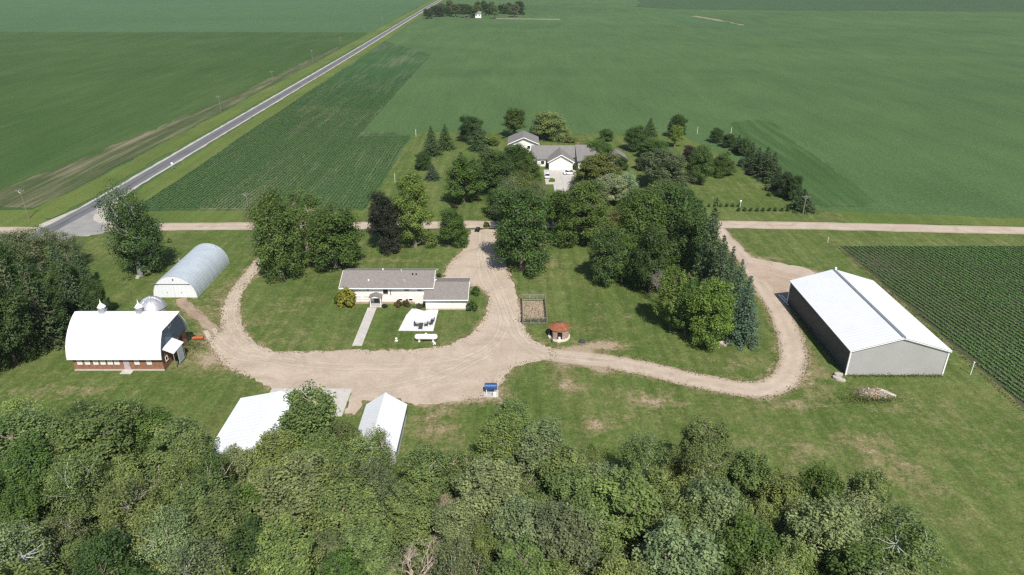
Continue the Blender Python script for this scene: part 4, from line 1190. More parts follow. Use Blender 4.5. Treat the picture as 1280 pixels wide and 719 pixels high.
def rubble():
    x, y = G(1093, 492)
    t = thing('rubble_pile', 'heap of soil, brick and broken concrete before the machine shed', 'rubble pile', (x, y, 0))
    rnd = random.Random(3)
    m = MB()
    prof = [(2.6, -0.1), (2.1, 0.12), (1.4, 0.4), (0.7, 0.62), (0.01, 0.7)]
    m.lathe(prof, 22)
    m.v = [(vx * 1.35 + rnd.gauss(0, 0.12), vy * 0.8 + rnd.gauss(0, 0.1), vz + rnd.gauss(0, 0.08)) for vx, vy, vz in m.v]
    m.build('soil_heap', M('grey_rubble_soil', (0.22, 0.185, 0.14), 0.4, 2.5, 0.95), t)
    for k in range(48):
        a, q = rnd.uniform(0, 6.28), rnd.random() ** 0.6
        bx_, by_ = 2.6 * q * math.cos(a), 1.6 * q * math.sin(a)
        s_ = rnd.uniform(0.12, 0.34)
        o = MB().box(-s_, s_, -s_ * 0.6, s_ * 0.6, -s_ * 0.5, s_ * 0.5).build('block', rnd.choice([ROCK, BRICK, ROCK, TILE]), t)
        o.location = (bx_, by_, max(0.03, 0.68 * (1 - q)) + 0.06)
        o.rotation_euler = (rnd.uniform(-0.6, 0.6), rnd.uniform(-0.6, 0.6), rnd.uniform(0, 3))
    o = MB().box(-1.3, 1.3, -0.3, 0.3, -0.12, 0.12).build('beam', ROCK, t)
    o.location = (2.2, -0.4, 0.35)
    o.rotation_euler = (0.1, 0.15, R(-35))
rubble()
x, y = G(979, 375)
for k, (dx, dy, lab) in enumerate(((0, 0, 'pale plank on the gravel beside the machine shed shadow, outer one'), (0.7, -0.2, 'pale plank lying next to the machine shed wall'))):
    o = MB().box(-0.16, 0.16, -2.6, 2.6, 0.02, 0.12).build('plank', TRIM)
    o.location = (x + dx, y + dy, 0)
    o.rotation_euler = (0, 0, R(4 + 3 * k))
    tag(o, lab, 'plank')
x, y = G(902, 430)
for k, (dx, dy, s_) in enumerate(((0, 0, 0.55), (1.2, 0.2, 0.4), (-1.0, 0.3, 0.35), (0.5, -0.7, 0.3))):
    tag(chunk('field_stone', x + dx, y + dy, s_, s_ * 0.8, s_ * 0.7, k, 'pale field stone in the heap under the blue spruce', ROCK, 0.2, 20 + k), None, 'stone', 'field stones under the blue spruce')
x, y = G(176, 347)
chunk('field_stone', x - 0.6, y - 0.3, 0.6, 0.5, 0.5, 0, 'single pale stone at the foot of the tree by the quonset hut', ROCK, 0.2, 31)['category'] = 'stone'
def manhole(px, py):
    x, y = G(px, py)
    t = thing('well_cover', 'low dark octagonal well cover on bare soil near the round hut', 'well cover', (x, y, 0))
    MB().lathe([(0.75, -0.1), (0.75, 0.22), (0.01, 0.26)], 8).build('cover', M('tarred_boards', (0.06, 0.055, 0.06), 0.2, 2, 0.9), t)
    MB().lathe([(0.12, 0.24), (0.12, 0.34), (0.01, 0.35)], 8).build('handle', CHAIR, t)
manhole(727.5, 427)

# ================================================================== TREES AND CROPS
def norm(a):
    return a / np.maximum(np.linalg.norm(a, axis=1, keepdims=True), 1e-6)
def leaf_quads(P, N, size, rng, aspect=0.62):
    n = len(P)
    t = norm(np.cross(N, rng.normal(size=(n, 3))))
    b = np.cross(N, t)
    s = (size * rng.uniform(0.6, 1.4, n))[:, None]
    fold = N * s * 0.18
    V = np.stack([P + t * s, P + b * s * aspect + fold, P - t * s, P - b * s * aspect + fold], 1).reshape(-1, 3)
    F = np.arange(4 * n).reshape(n, 4)
    return V, F
def branch_to(mb, p, q, r0, r1, rng, n=5, seg=4, sag=0.12):
    p, q = np.array(p), np.array(q)
    L = np.linalg.norm(q - p)
    pts, rad = [], []
    for i in range(seg + 1):
        t = i / seg
        w = p + (q - p) * t + np.array([0, 0, 1]) * L * sag * math.sin(math.pi * t) * -0.5
        if 0 < i < seg:
            w = w + rng.normal(size=3) * L * 0.04
        pts.append(tuple(w))
        rad.append(r0 + (r1 - r0) * t)
    mb.tube(pts, rad, n, False)
def broadleaf(name, seed, H=12.0, Rr=3.8, zb=2.2, K=95, npc=120, leaf=0.2, nl=7, plume=1.0, inner=0.25, trunk_r=0.24, bare=0.0, lean=0.0, squash=1.0):
    rng = np.random.default_rng(seed)
    ch = H - zb
    lobes = [(np.array([0, 0, zb + ch * 0.55]), np.array([Rr * 0.68, Rr * 0.68, ch * 0.45]))]
    for i in range(nl):
        a = 2 * math.pi * (i + rng.uniform(-0.3, 0.3)) / nl
        rr = Rr * rng.uniform(0.38, 0.55)
        fz = (((i * 3) % nl) + rng.uniform(0.1, 0.9)) / nl if nl % 3 else (((i * 5) % nl) + rng.uniform(0.1, 0.9)) / nl
        z = zb + rr * 0.65 + (ch - 1.6 * rr) * fz
        d = max(0.1, Rr - rr) * rng.uniform(0.8, 1.08) * (1.0 - 0.55 * max(0.0, fz - 0.35))
        lobes.append((np.array([d * math.cos(a), d * math.sin(a), min(z, H - rr)]), np.array([rr, rr, rr * rng.uniform(0.85, 1.25)])))
    C, A = [], []
    cen = np.array([0, 0, zb + ch * 0.42])
    for k in range(K):
        lc, lr = lobes[0] if k % 3 == 0 else lobes[1 + rng.integers(nl)]
        d = rng.normal(size=3)
        d[2] = d[2] * 0.9 + 0.35
        d /= np.linalg.norm(d)
        q = rng.uniform(0.2, 0.75) if rng.random() < inner else rng.uniform(0.8, 1.0)
        C.append(lc + d * lr * q)
        out = C[-1] - cen
        out = out / max(np.linalg.norm(out), 1e-3) * (1.0 if plume < 1.6 else 0.65) + np.array([0, 0, 0.9])
        A.append(out / np.linalg.norm(out))
    C, A = np.array(C), np.array(A)
    C[:, 2] = np.maximum(C[:, 2], zb * 0.6)
    C[:, 0] += lean * C[:, 2]
    ch_v = rng.uniform(0, 1, K)
    Vs, Fs, Ls, off = [], [], [], 0
    for k in range(K):
        if rng.random() < bare:
            continue
        rc = Rr * rng.uniform(0.16, 0.29) * (1.0 if plume < 1.6 else 0.72)
        m = int(npc * rng.uniform(0.7, 1.3))
        d = norm(rng.normal(size=(m, 3)))
        rad = rc * rng.random(m)[:, None] ** 0.45
        P = d * rad
        P = P + A[k] * (P @ A[k])[:, None] * (plume - 1)
        N = norm(d * 0.6 + A[k] * 0.5 + np.array([0, 0, 0.25]) + rng.normal(size=(m, 3)) * 0.4)
        V, F = leaf_quads(C[k] + P, N, leaf, rng)
        Vs.append(V)
        Fs.append(F + off)
        off += len(V)
        Ls.append(np.repeat(np.clip(0.5 * ch_v[k] + 0.5 * rng.random(m), 0, 1), 4))
    crown = np_mesh(name + '_crown', np.concatenate(Vs), np.concatenate(Fs), LEAF, {'lv': np.concatenate(Ls)})
    mb = MB()
    ht = zb + ch * 0.6
    pts = [(lean * ht * t + rng.normal() * 0.12 * t, rng.normal() * 0.12 * t, ht * t - (0.3 if t == 0 else 0)) for t in (0, 0.12, 0.35, 0.6, 0.85, 1.0)]
    mb.tube(pts, [trunk_r * 1.5, trunk_r * 1.05, trunk_r * 0.9, trunk_r * 0.7, trunk_r * 0.5, trunk_r * 0.25], 7)
    for lc, lr in lobes[1:]:
        z0 = max(zb * 0.75, min(ht * 0.92, lc[2] - np.hypot(lc[0], lc[1]) * rng.uniform(0.5, 0.9)))
        st = (lean * z0, 0, z0)
        branch_to(mb, st, lc + np.array([lean * lc[2], 0, 0]), trunk_r * 0.5, 0.05, rng, 5)
    for k in range(0, K, 2):
        lc = min(lobes, key=lambda l: np.linalg.norm(l[0] - C[k] + np.array([lean * C[k][2], 0, 0])))[0]
        branch_to(mb, lc + np.array([lean * lc[2], 0, -0.4]), C[k] + A[k] * Rr * 0.14, 0.075, 0.022, rng, 3, 3)
    return mb.mesh(name + '_trunk', BARK), crown
def spruce(name, seed, H=12.0, Rr=2.6, leaf=0.17, levels=34, dens=1.0, droop=0.35):
    rng = np.random.default_rng(seed)
    P, N = [], []
    mb = MB()
    mb.tube([(0, 0, -0.3), (0, 0, H * 0.5), (0, 0, H * 0.97)], [0.22, 0.13, 0.03], 6)
    for i in range(levels):
        t = i / (levels - 1)
        z = 0.35 + (H - 0.5) * t ** 0.95
        L = Rr * (1 - t) ** 0.85 * rng.uniform(0.82, 1.12) + 0.12
        nb = max(4, int((11 - 5 * t) * dens))
        a0 = rng.uniform(0, 6.28)
        for k in range(nb):
            a = a0 + 2 * math.pi * k / nb + rng.normal() * 0.15
            l = L * rng.uniform(0.75, 1.12)
            dr = droop * rng.uniform(0.6, 1.3)
            m = max(4, int(l * 11))
            s = rng.random(m) ** 0.65
            w = 0.20 * l * (1 - s) + 0.14
            side = rng.normal(size=m) * w
            x = s * l
            zz = z - dr * x + 0.22 * dr * x * x / max(l, 0.1) + rng.normal(size=m) * 0.06
            px_ = x * math.cos(a) - side * math.sin(a)
            py_ = x * math.sin(a) + side * math.cos(a)
            P.append(np.stack([px_, py_, zz - np.abs(side) * 0.25], 1))
            nn = np.tile(np.array([[0.35 * math.cos(a), 0.35 * math.sin(a), 0.85]]), (m, 1)) + rng.normal(size=(m, 3)) * 0.38
            N.append(norm(nn))
            if k % 2 == 0 and t < 0.85:
                mb.tube([(0, 0, z), (l * 0.9 * math.cos(a), l * 0.9 * math.sin(a), z - dr * l * 0.75)], [0.04, 0.012], 3, False)
    P, N = np.concatenate(P), np.concatenate(N)
    V, F = leaf_quads(P, N, leaf, rng, 0.5)
    lv = np.repeat(np.clip(rng.normal(0.45, 0.2, len(P)), 0, 1), 4)
    return mb.mesh(name + '_trunk', BARK), np_mesh(name + '_crown', V, F, NEEDLE, {'lv': lv})
def dead_tree(name, seed, H=9.0, Rr=3.0):
    rng = np.random.default_rng(seed)
    mb = MB()
    def grow(p, d, L, r, lvl):
        q = p + d * L
        branch_to(mb, p, q, r, r * 0.55, rng, 5 if lvl < 2 else 3, 3, -0.05)
        if lvl >= 5:
            return
        for _ in range(3 if lvl < 4 else 3):
            nd_ = d + rng.normal(size=3) * (0.42 + 0.08 * lvl)
            nd_[2] += 0.15
            nd_ /= np.linalg.norm(nd_)
            grow(p + (q - p) * rng.uniform(0.55, 1.0), nd_, L * rng.uniform(0.55, 0.82), r * 0.55, lvl + 1)
    for i in range(3):
        d = np.array([rng.normal() * 0.3, rng.normal() * 0.3, 1.0])
        grow(np.array([rng.normal() * 0.2, rng.normal() * 0.2, -0.3]), d / np.linalg.norm(d), H * 0.3, 0.13, 0)
    return mb.mesh(name + '_trunk', BARK), None
def shrub(name, seed, Rr=1.0, H=1.6, leaf=0.12, K=26, npc=70):
    rng = np.random.default_rng(seed)
    d = norm(rng.normal(size=(K, 3)))
    d[:, 2] = np.abs(d[:, 2])
    C = d * np.array([Rr * 0.8, Rr * 0.8, H * 0.75]) * rng.uniform(0.55, 1, (K, 1)) + np.array([0, 0, H * 0.16])
    P, N, L = [], [], []
    for k in range(K):
        m = int(npc * rng.uniform(0.7, 1.3))
        dd = norm(rng.normal(size=(m, 3)))
        P.append(C[k] + dd * (Rr * 0.3) * rng.random((m, 1)) ** 0.5 * np.array([1, 1, 1.15]))
        N.append(norm(dd * 0.6 + np.array([0, 0, 0.4]) + rng.normal(size=(m, 3)) * 0.5))
        L.append(np.clip(0.5 * rng.random() + 0.5 * rng.random(m), 0, 1))
    P = np.concatenate(P)
    P[:, 2] = np.maximum(P[:, 2], 0.03)
    V, F = leaf_quads(P, np.concatenate(N), leaf, rng)
    mb = MB()
    for k in range(7):
        mb.tube([(0, 0, -0.1), tuple(C[k] * 0.6), tuple(C[k])], [0.04, 0.03, 0.012], 4, False)
    return mb.mesh(name + '_stem', BARK), np_mesh(name + '_foliage', V, F, LEAF, {'lv': np.repeat(np.concatenate(L), 4)})

PROTO = {'round': [], 'plume': [], 'sparse': [], 'spruce': [], 'dead': [], 'shrub': [], 'tall': []}
DIM = {'round': (12.0, 4.2), 'plume': (12.0, 3.6), 'sparse': (13.0, 4.4), 'spruce': (12.0, 2.9), 'dead': (9.5, 3.2), 'shrub': (1.75, 1.12), 'tall': (14.0, 3.5)}
for i in range(4):
    PROTO['round'].append(broadleaf('maple%d' % i, 100 + i, 12, 4.2, 0.5, 210, 130, 0.14, 11, 1.2))
for i in range(5):
    PROTO['plume'].append(broadleaf('boxelder%d' % i, 200 + i, 12, 3.6, 1.0, 190, 110, 0.125, 9, 2.4, 0.12, lean=0.03 * (i - 2)))
for i in range(4):
    PROTO['sparse'].append(broadleaf('ash%d' % i, 300 + i, 13, 4.4, 1.3, 130, 92, 0.115, 10, 1.4, 0.25, 0.32, 0.15))
for i in range(2):
    PROTO['tall'].append(broadleaf('cottonwood%d' % i, 400 + i, 14, 3.5, 3.0 if i == 0 else 0.6, 150, 120, 0.14, 11, 1.35, 0.2, 0.3, 0.05))
for i in range(3):
    PROTO['spruce'].append(spruce('spruce%d' % i, 500 + i, 12, 2.9))
for i in range(3):
    PROTO['dead'].append(dead_tree('deadtree%d' % i, 600 + i))
for i in range(3):
    PROTO['shrub'].append(shrub('shrub%d' % i, 700 + i))
NAMES = {'round': 'broadleaf_tree', 'plume': 'broadleaf_tree', 'sparse': 'ash_tree', 'tall': 'cottonwood_tree', 'spruce': 'spruce_tree', 'dead': 'dead_tree', 'shrub': 'shrub'}
COL = dict(green=(0.102, 0.168, 0.040), dark=(0.072, 0.124, 0.034), bright=(0.170, 0.250, 0.052), olive=(0.155, 0.180, 0.050), silver=(0.24, 0.30, 0.18), purple=(0.032, 0.043, 0.026),
           yellow=(0.215, 0.220, 0.034), greyolive=(0.150, 0.185, 0.085), spruce=(0.068, 0.108, 0.044), blue=(0.070, 0.118, 0.070), wood=(0.200, 0.258, 0.085), wood2=(0.162, 0.215, 0.070), lime=(0.215, 0.275, 0.088),
           sage=(0.210, 0.262, 0.118), rust=(0.11, 0.085, 0.034), redbrown=(0.06, 0.05, 0.036), greydead=(0.11, 0.105, 0.08))
rt = random.Random(77)
def plant(kind, x, y, h, r, c, label, group=None, cat=None, bark=(0.17, 0.14, 0.11), proto=None):
    tm, cm = PROTO[kind][proto if proto is not None else rt.randrange(len(PROTO[kind]))]
    H0, R0 = DIM[kind]
    t = thing(NAMES[kind], label, cat or ('shrub' if kind == 'shrub' else 'tree'), (x, y, -0.03), rt.uniform(0, 6.283), group)
    sxy = r / R0
    t.scale = (sxy * rt.uniform(0.94, 1.06), sxy * rt.uniform(0.94, 1.06), h / H0)
    a = link('stem' if kind == 'shrub' else 'trunk', tm, t)
    a.color = tuple(v * rt.uniform(0.8, 1.2) for v in bark) + (1,)
    if cm:
        b = link('foliage' if kind == 'shrub' else 'crown', cm, t)
        k = rt.uniform(0.86, 1.14)
        cc = COL[c] if isinstance(c, str) else c
        b.color = (cc[0] * k * rt.uniform(0.92, 1.08), cc[1] * k, cc[2] * k * rt.uniform(0.9, 1.1), 1)
    return t
def T(px, bp, tp, hw, kind, c, label, group=None, **kw):
    x, y = G(px, bp)
    return plant(kind, x, y, max(0.5, height_at(y, tp)), hw * depth(y) / FPX, c, label, group, **kw)

# ---- trees round the old farmstead, each where its trunk meets the grass
T(176, 345, 230, 36, 'sparse', 'dark', 'tall ragged ash with grey twigs between quonset hut and gravel road', bark=(0.24, 0.21, 0.19))
T(186, 340, 268, 26, 'round', 'dark', 'low dark leafy tree beside the tall ragged ash by the quonset hut')
T(352, 347, 240, 33, 'round', 'green', 'broad green tree at the bend of the curved drive')
T(342, 322, 238, 30, 'sparse', 'greyolive', 'thin greyish ash rising behind the broad tree at the drive bend', bark=(0.26, 0.23, 0.2))
T(385, 318, 238, 34, 'sparse', 'green', 'loose-crowned ash beside the gravel road between two leafy trees', bark=(0.28, 0.26, 0.22))
T(420, 334, 258, 38, 'round', 'green', 'broad green tree with bare white branches behind the ranch house', bark=(0.34, 0.31, 0.27))
T(415, 320, 262, 20, 'dead', 'green', 'bare pale branches of a dead tree inside the green trees behind the ranch house', bark=(0.42, 0.39, 0.34))
T(483, 311, 244, 25, 'round', 'purple', 'nearly black purple-leaved maple beside the bright green tree')
T(519, 309, 214, 24, 'tall', 'bright', 'tall bright yellow-green tree beside the dark purple maple', proto=1)
T(566, 307, 262, 20, 'round', 'green', 'small green tree by the driveway entrance')
T(652, 338, 234, 37, 'round', (0.080, 0.145, 0.036), 'large dense dark-green maple on the driveway edge', proto=1)
T(640, 290, 222, 26, 'sparse', 'greyolive', 'feathery grey-olive tree behind the large dense maple', bark=(0.25, 0.22, 0.2))
T(700, 292, 238, 24, 'plume', 'green', 'upright green tree at the mouth of the neighbouring drive')
T(728, 305, 232, 34, 'round', 'green', 'full green tree west of the two trunks on the grass island')
T(757, 354, 285, 27, 'round', 'dark', 'dark green tree with pale forked trunk on the grass island', bark=(0.45, 0.42, 0.36))
T(777, 352, 296, 22, 'round', 'green', 'smaller tree with pale trunk beside the forked one on the grass island', bark=(0.45, 0.42, 0.36))
T(800, 330, 240, 34, 'round', 'green', 'big green tree in the middle of the island grove')
T(838, 325, 232, 38, 'round', 'dark', 'biggest dark crown of the island grove next to the gravel road')
T(812, 366, 284, 30, 'round', 'dark', 'dark full tree at the shaded heart of the island grove')
T(828, 384, 318, 16, 'dead', 'dark', 'bare grey branches poking out of the shaded island grove', bark=(0.34, 0.31, 0.27))
T(860, 345, 262, 27, 'round', 'dark', 'dark broadleaf tree between the grove and the tall spruces')
T(838, 412, 334, 21, 'plume', 'bright', 'slender bright green tree at the front of the island grove')
T(882, 430, 352, 34, 'round', (0.125, 0.205, 0.040), 'wide bright green tree in front of the blue spruces', proto=2)
T(856, 418, 350, 20, 'plume', 'green', 'green tree squeezed between the two bright front trees of the island grove')
for px, bp, tp, hw, c in ((880, 372, 248, 19, 'spruce'), (884, 345, 262, 13, 'spruce'), (893, 388, 294, 17, 'spruce')):
    T(px, bp, tp, hw * 1.3, 'spruce', c, 'tall dark spruce standing among the island grove', 'dark spruces of the island grove')
for px, bp, tp, hw in ((926, 426, 345, 19), (917, 402, 324, 16), (907, 380, 308, 14), (893, 352, 298, 9), (900, 364, 302, 11)):
    T(px, bp, tp, hw * 1.25, 'spruce', 'blue', 'blue-green spruce in the row along the curved lane', 'blue spruces along the lane')
# dark grove at the west side of the barn
for px, bp, tp, hw, kind, c in ((60, 432, 318, 24, 'spruce', 'spruce'), (98, 398, 312, 20, 'spruce', 'spruce'), (120, 398, 332, 18, 'spruce', 'spruce'), (84, 372, 300, 20, 'spruce', 'spruce'), (30, 420, 305, 24, 'spruce', 'spruce'), (108, 360, 305, 17, 'spruce', 'spruce')):
    T(px, bp, tp, hw, kind, c, 'dark spruce in the dense grove west of the barn', 'spruces west of the barn')
for px, bp, tp, hw, kind, c in ((20, 455, 350, 34, 'round', 'dark'), (-8, 470, 340, 34, 'round', 'dark'), (48, 408, 330, 30, 'round', 'dark'), (10, 390, 300, 32, 'round', 'dark'), (95, 385, 330, 24, 'round', 'dark'), (-30, 430, 300, 36, 'round', 'dark'), (-40, 390, 290, 36, 'round', 'dark'), (128, 400, 348, 14, 'round', 'dark'), (70, 420, 352, 24, 'round', 'dark'), (-20, 350, 290, 30, 'round', 'dark')):
    T(px, bp, tp, hw, kind, c, 'dark leafy tree in the dense grove west of the barn', 'leafy trees west of the barn')
for px, bp, tp, hw in ((52, 338, 284, 34), (18, 345, 292, 30), (88, 335, 290, 24), (-15, 330, 285, 30)):
    T(px, bp, tp, hw, 'sparse', 'greyolive', 'grey-green thin-crowned tree at the roadside end of the western grove', 'thin trees at the roadside', bark=(0.3, 0.27, 0.24))
# shrubs round the ranch house
T(434, 383, 356, 14, 'shrub', 'yellow', 'big round yellow-green shrub at the ranch house corner')
T(424, 379, 364, 7, 'shrub', 'dark', 'dark shrub tucked behind the yellow shrub')
T(498, 383, 374, 6, 'shrub', 'rust', 'russet shrub against the house wall, the one nearer the front walk')
T(508, 383, 373, 6, 'shrub', 'rust', 'russet shrub against the house wall, the one nearer the patio')
T(594.5, 368, 357, 7, 'shrub', 'dark', 'dark round shrub at the garage side, toward the gravel road')
T(590, 388, 373, 8, 'shrub', 'dark', 'dark round shrub at the garage corner facing the yard')
T(524, 385, 378, 5, 'shrub', 'greydead', 'dry straw-coloured ornamental tuft at the patio edge')
T(481, 384, 379, 5, 'shrub', 'redbrown', 'low reddish planting under the house wall by the front walk')
T(549, 346, 340, 4, 'shrub', 'dark', 'small dark shrub in the corner behind house and garage')
T(432, 348, 341, 4, 'shrub', 'dark', 'small shrub at the back gable of the ranch house')
T(212, 303, 297, 4, 'shrub', 'olive', 'lone little shrub on the grass behind the quonset hut')
# ---- neighbouring yard
NB = [(540, 194, 157, 12, 'spruce', 'spruce', 'pointed spruce at the field corner of the neighbouring yard'), (557, 186, 155, 12, 'spruce', 'dark', 'second spruce from the field corner of the neighbouring yard'),
      (529, 212, 190, 10, 'round', 'dark', 'small round dark tree at the striped corn edge'), (541, 224, 205, 10, 'spruce', 'blue', 'small blue spruce below the round dark tree at the corn edge'),
      (590, 178, 145, 14, 'round', 'dark', 'dark tree at the back edge of the neighbouring lawn beside a spruce'), (599, 188, 150, 12, 'spruce', 'spruce', 'spruce beside the dark tree on the back lawn'),
      (614, 181, 170, 10, 'shrub', 'green', 'rounded bush between the spruce and the tall tree behind the white house'),
      (643, 172, 135, 14, 'tall', 'green', 'tall green tree behind the two-storey wing'), (686, 174, 141, 21, 'round', 'lime', 'wide pale-green tree at the field edge behind the white house'),
      (664, 176, 157, 7, 'spruce', 'dark', 'narrow dark evergreen between the tall tree and the wide pale tree'),
      (580, 253, 196, 22, 'plume', 'green', 'bushy green tree on the west lawn of the white house'), (577, 228, 190, 16, 'spruce', 'dark', 'dark spruce rising behind the bushy tree on the west lawn'),
      (620, 243, 190, 24, 'round', 'dark', 'round dark green tree west of the concrete drive'), (645, 228, 180, 20, 'round', 'dark', 'dark tree hiding the foot of the two-storey wing'),
      (662, 236, 196, 14, 'round', 'green', 'green tree beside the parked cars'), (648, 258, 215, 22, 'sparse', 'olive', 'soft olive tree along the concrete drive'),
      (670, 272, 228, 15, 'sparse', 'greyolive', 'greyish thin tree at the drive edge'), (630, 270, 235, 22, 'round', 'dark', 'dark tree near the gravel road in front of the west lawn'),
      (748, 202, 176, 17, 'round', 'green', 'green tree between the two eastern roofs'), (748, 234, 194, 26, 'round', 'olive', 'broad olive-yellow tree by the east wing'),
      (762, 254, 219, 21, 'plume', 'silver', 'silvery-leaved tree east of the concrete drive'), (782, 252, 217, 14, 'plume', 'silver', 'smaller silvery-leaved tree beside the larger one'),
      (733, 272, 226, 24, 'plume', 'greyolive', 'grey-green tree at the lower end of the concrete drive'), (718, 264, 234, 13, 'plume', 'green', 'green tree right at the edge of the concrete drive'),
      (776, 212, 196, 9, 'round', 'dark', 'small dark tree at the east wing wall'), (757, 176, 162, 9, 'round', 'dark', 'low dark round tree on the back lawn behind the roofs'),
      (795, 188, 157, 13, 'round', 'dark', 'dense dark tree on the back lawn next to a slim spruce'), (812, 170, 147, 10, 'spruce', 'dark', 'slim spruce at the back lawn field edge'),
      (846, 172, 143, 11, 'round', 'dark', 'tall dark tree at the back field edge'), (843, 184, 156, 9, 'tall', 'bright', 'bright green tree in front of the tall dark one'),
      (817, 197, 174, 17, 'round', 'green', 'wide low green tree east of the white house'), (803, 212, 196, 10, 'round', 'dark', 'small dark tree between silvery and wide trees'),
      (828, 236, 190, 26, 'plume', 'greyolive', 'dull olive tree in the middle of the east lawn'), (838, 232, 192, 12, 'spruce', 'spruce', 'spruce growing against the dull olive tree'),
      (872, 229, 182, 15, 'round', 'green', 'upright green tree alone on the east lawn'), (902, 219, 194, 15, 'round', 'green', 'round green tree alone on the east lawn'),
      (862, 202, 183, 10, 'round', 'redbrown', 'plum-coloured tree behind the upright green tree'), (862, 243, 236, 6, 'shrub', 'dark', 'dark bush near the silver-green roadside tree'),
      (822, 285, 233, 36, 'round', 'green', 'very broad green tree at the gravel road opposite the grove'), (874, 282, 252, 14, 'spruce', 'spruce', 'roadside spruce beside the very broad tree'), (790, 280, 246, 20, 'round', 'dark', 'dark roadside tree west of the very broad one'),
      (770, 286, 262, 18, 'sparse', 'olive', 'thin olive tree at the roadside in the neighbouring yard')]
for px, bp, tp, hw, kind, c, lab in NB:
    T(px, bp, tp, hw * 1.2, kind, c, lab)
for px, bp, tp, hw, kind, c in ((895, 178, 160, 9, 'round', 'dark'), (911, 184, 167, 11, 'round', 'dark'), (930, 195, 172, 9, 'round', 'dark'), (981, 246, 216, 13, 'round', 'spruce'), (991, 251, 220, 11, 'round', 'dark')):
    T(px, bp, tp, hw, kind, c, 'dark broadleaf tree in the windbreak along the corn patch', 'broadleaf trees of the windbreak')
for px, bp, tp, hw in ((922, 190, 168, 9), (938, 206, 178, 11), (946, 214, 184, 12), (955, 220, 184, 14), (964, 226, 190, 13), (1002, 262, 236, 14), (971, 236, 208, 10)):
    T(px, bp, tp, hw * 1.3, 'spruce', 'spruce', 'dark spruce in the windbreak along the corn patch', 'spruces of the windbreak')
for px, bp, tp, hw, c, lab in ((927, 208, 196, 6, 'blue', 'small pale blue bush at the foot of the windbreak'), (938, 219, 206, 7, 'redbrown', 'plum-coloured bush at the foot of the windbreak'), (911, 193, 188, 4, 'bright', 'little bright bush at the foot of the windbreak'), (959, 238, 229, 6, 'greyolive', 'grey-green bush at the foot of the windbreak'), (961, 245, 239, 4, 'green', 'low green bush below the grey-green one'), (957, 229, 224, 4, 'dark', 'low dark bush above the grey-green one')):
    T(px, bp, tp, hw, 'shrub', c, lab)
for k in range(6):
    T(886 + k * 7.4, 258.5, 253.5, 2.6, 'shrub', 'dark', 'clipped little bush in the shorter row on the roadside lawn', 'short row of little bushes')
for k in range(9):
    T(923 + k * 7.7, 264, 258.5, 2.9, 'shrub', 'dark', 'clipped little bush in the longer row on the roadside lawn', 'long row of little bushes')
for px, bp, tp, hw, c, lab in ((690, 227, 222, 5, 'lime', 'pale bush at the concrete drive corner'), (718, 212, 204, 5, 'dark', 'dark round bush beside the garage door'), (568, 262, 254, 6, 'redbrown', 'plum bush under the bushy tree on the west lawn'), (598, 203, 198, 3, 'rust', 'small rusty bush on the west lawn'), (712, 178, 170, 9, 'olive', 'weedy bush on the back lawn behind the roofs'), (608, 284, 276, 5, 'olive', 'roadside bush at the driveway entrance'), (725, 228, 220, 6, 'lime', 'pale bush at the drive edge opposite the parked sedan')):
    T(px, bp, tp, hw, 'shrub', c, lab)

# ---- foreground woods
EX = [-90, -76, -63, -52, -46, -41, -33, -20, -8.5, -3, 0, 4, 6.4, 13, 20, 27, 32, 35, 41, 48, 52]
EY = [88, 87.5, 86.5, 86.5, 83, 81, 80.5, 79, 77, 81, 83, 80, 77, 77, 80, 80.5, 78, 75, 73, 72, 67]
wr = random.Random(2024)
pts = []
for k in range(30):                                   # the trees that make the edge of the woods
    x = -86 + k * 4.7 + wr.uniform(-0.9, 0.9)
    y = float(np.interp(x, EX, EY)) - 2.2 - wr.uniform(0, 1.6)
    if not ((-46.5 < x < -27 and y > 78.6) or (-26 < x < -16.5 and y > 80) or x > 46):
        pts.append((x, y))
tries = 0
while tries < 9000 and len(pts) < 215:
    tries += 1
    x = wr.uniform(-88, 46)
    y = wr.uniform(46, 86)
    e = float(np.interp(x, EX, EY)) - 2.0
    if y > e or (-46.5 < x < -27 and y > 78.6) or (-26 < x < -16.5 and y > 80):
        continue
    if abs(x) > 0.80 * depth(y, 10) + 3:
        continue
    if (-16.5 < x < -7.5 and 46 < y < 65.5) or any((x - a) ** 2 + (y - b) ** 2 < 4.5 ** 2 for a, b in pts):
        continue
    pts.append((x, y))
WL = {'plume': ('leafy pale-green tree crowded in the foreground woods', 'leafy trees of the foreground woods'), 'round': ('full-crowned darker green tree in the foreground woods', 'full-crowned trees of the foreground woods'),
      'sparse': ('thin-crowned tree with grey branches showing in the foreground woods', 'thin-crowned trees of the foreground woods'), 'dead': ('bare grey twiggy dead tree in the foreground woods', 'dead trees of the foreground woods'),
      'tall': ('tall loose-crowned tree in the foreground woods', 'tall trees of the foreground woods')}
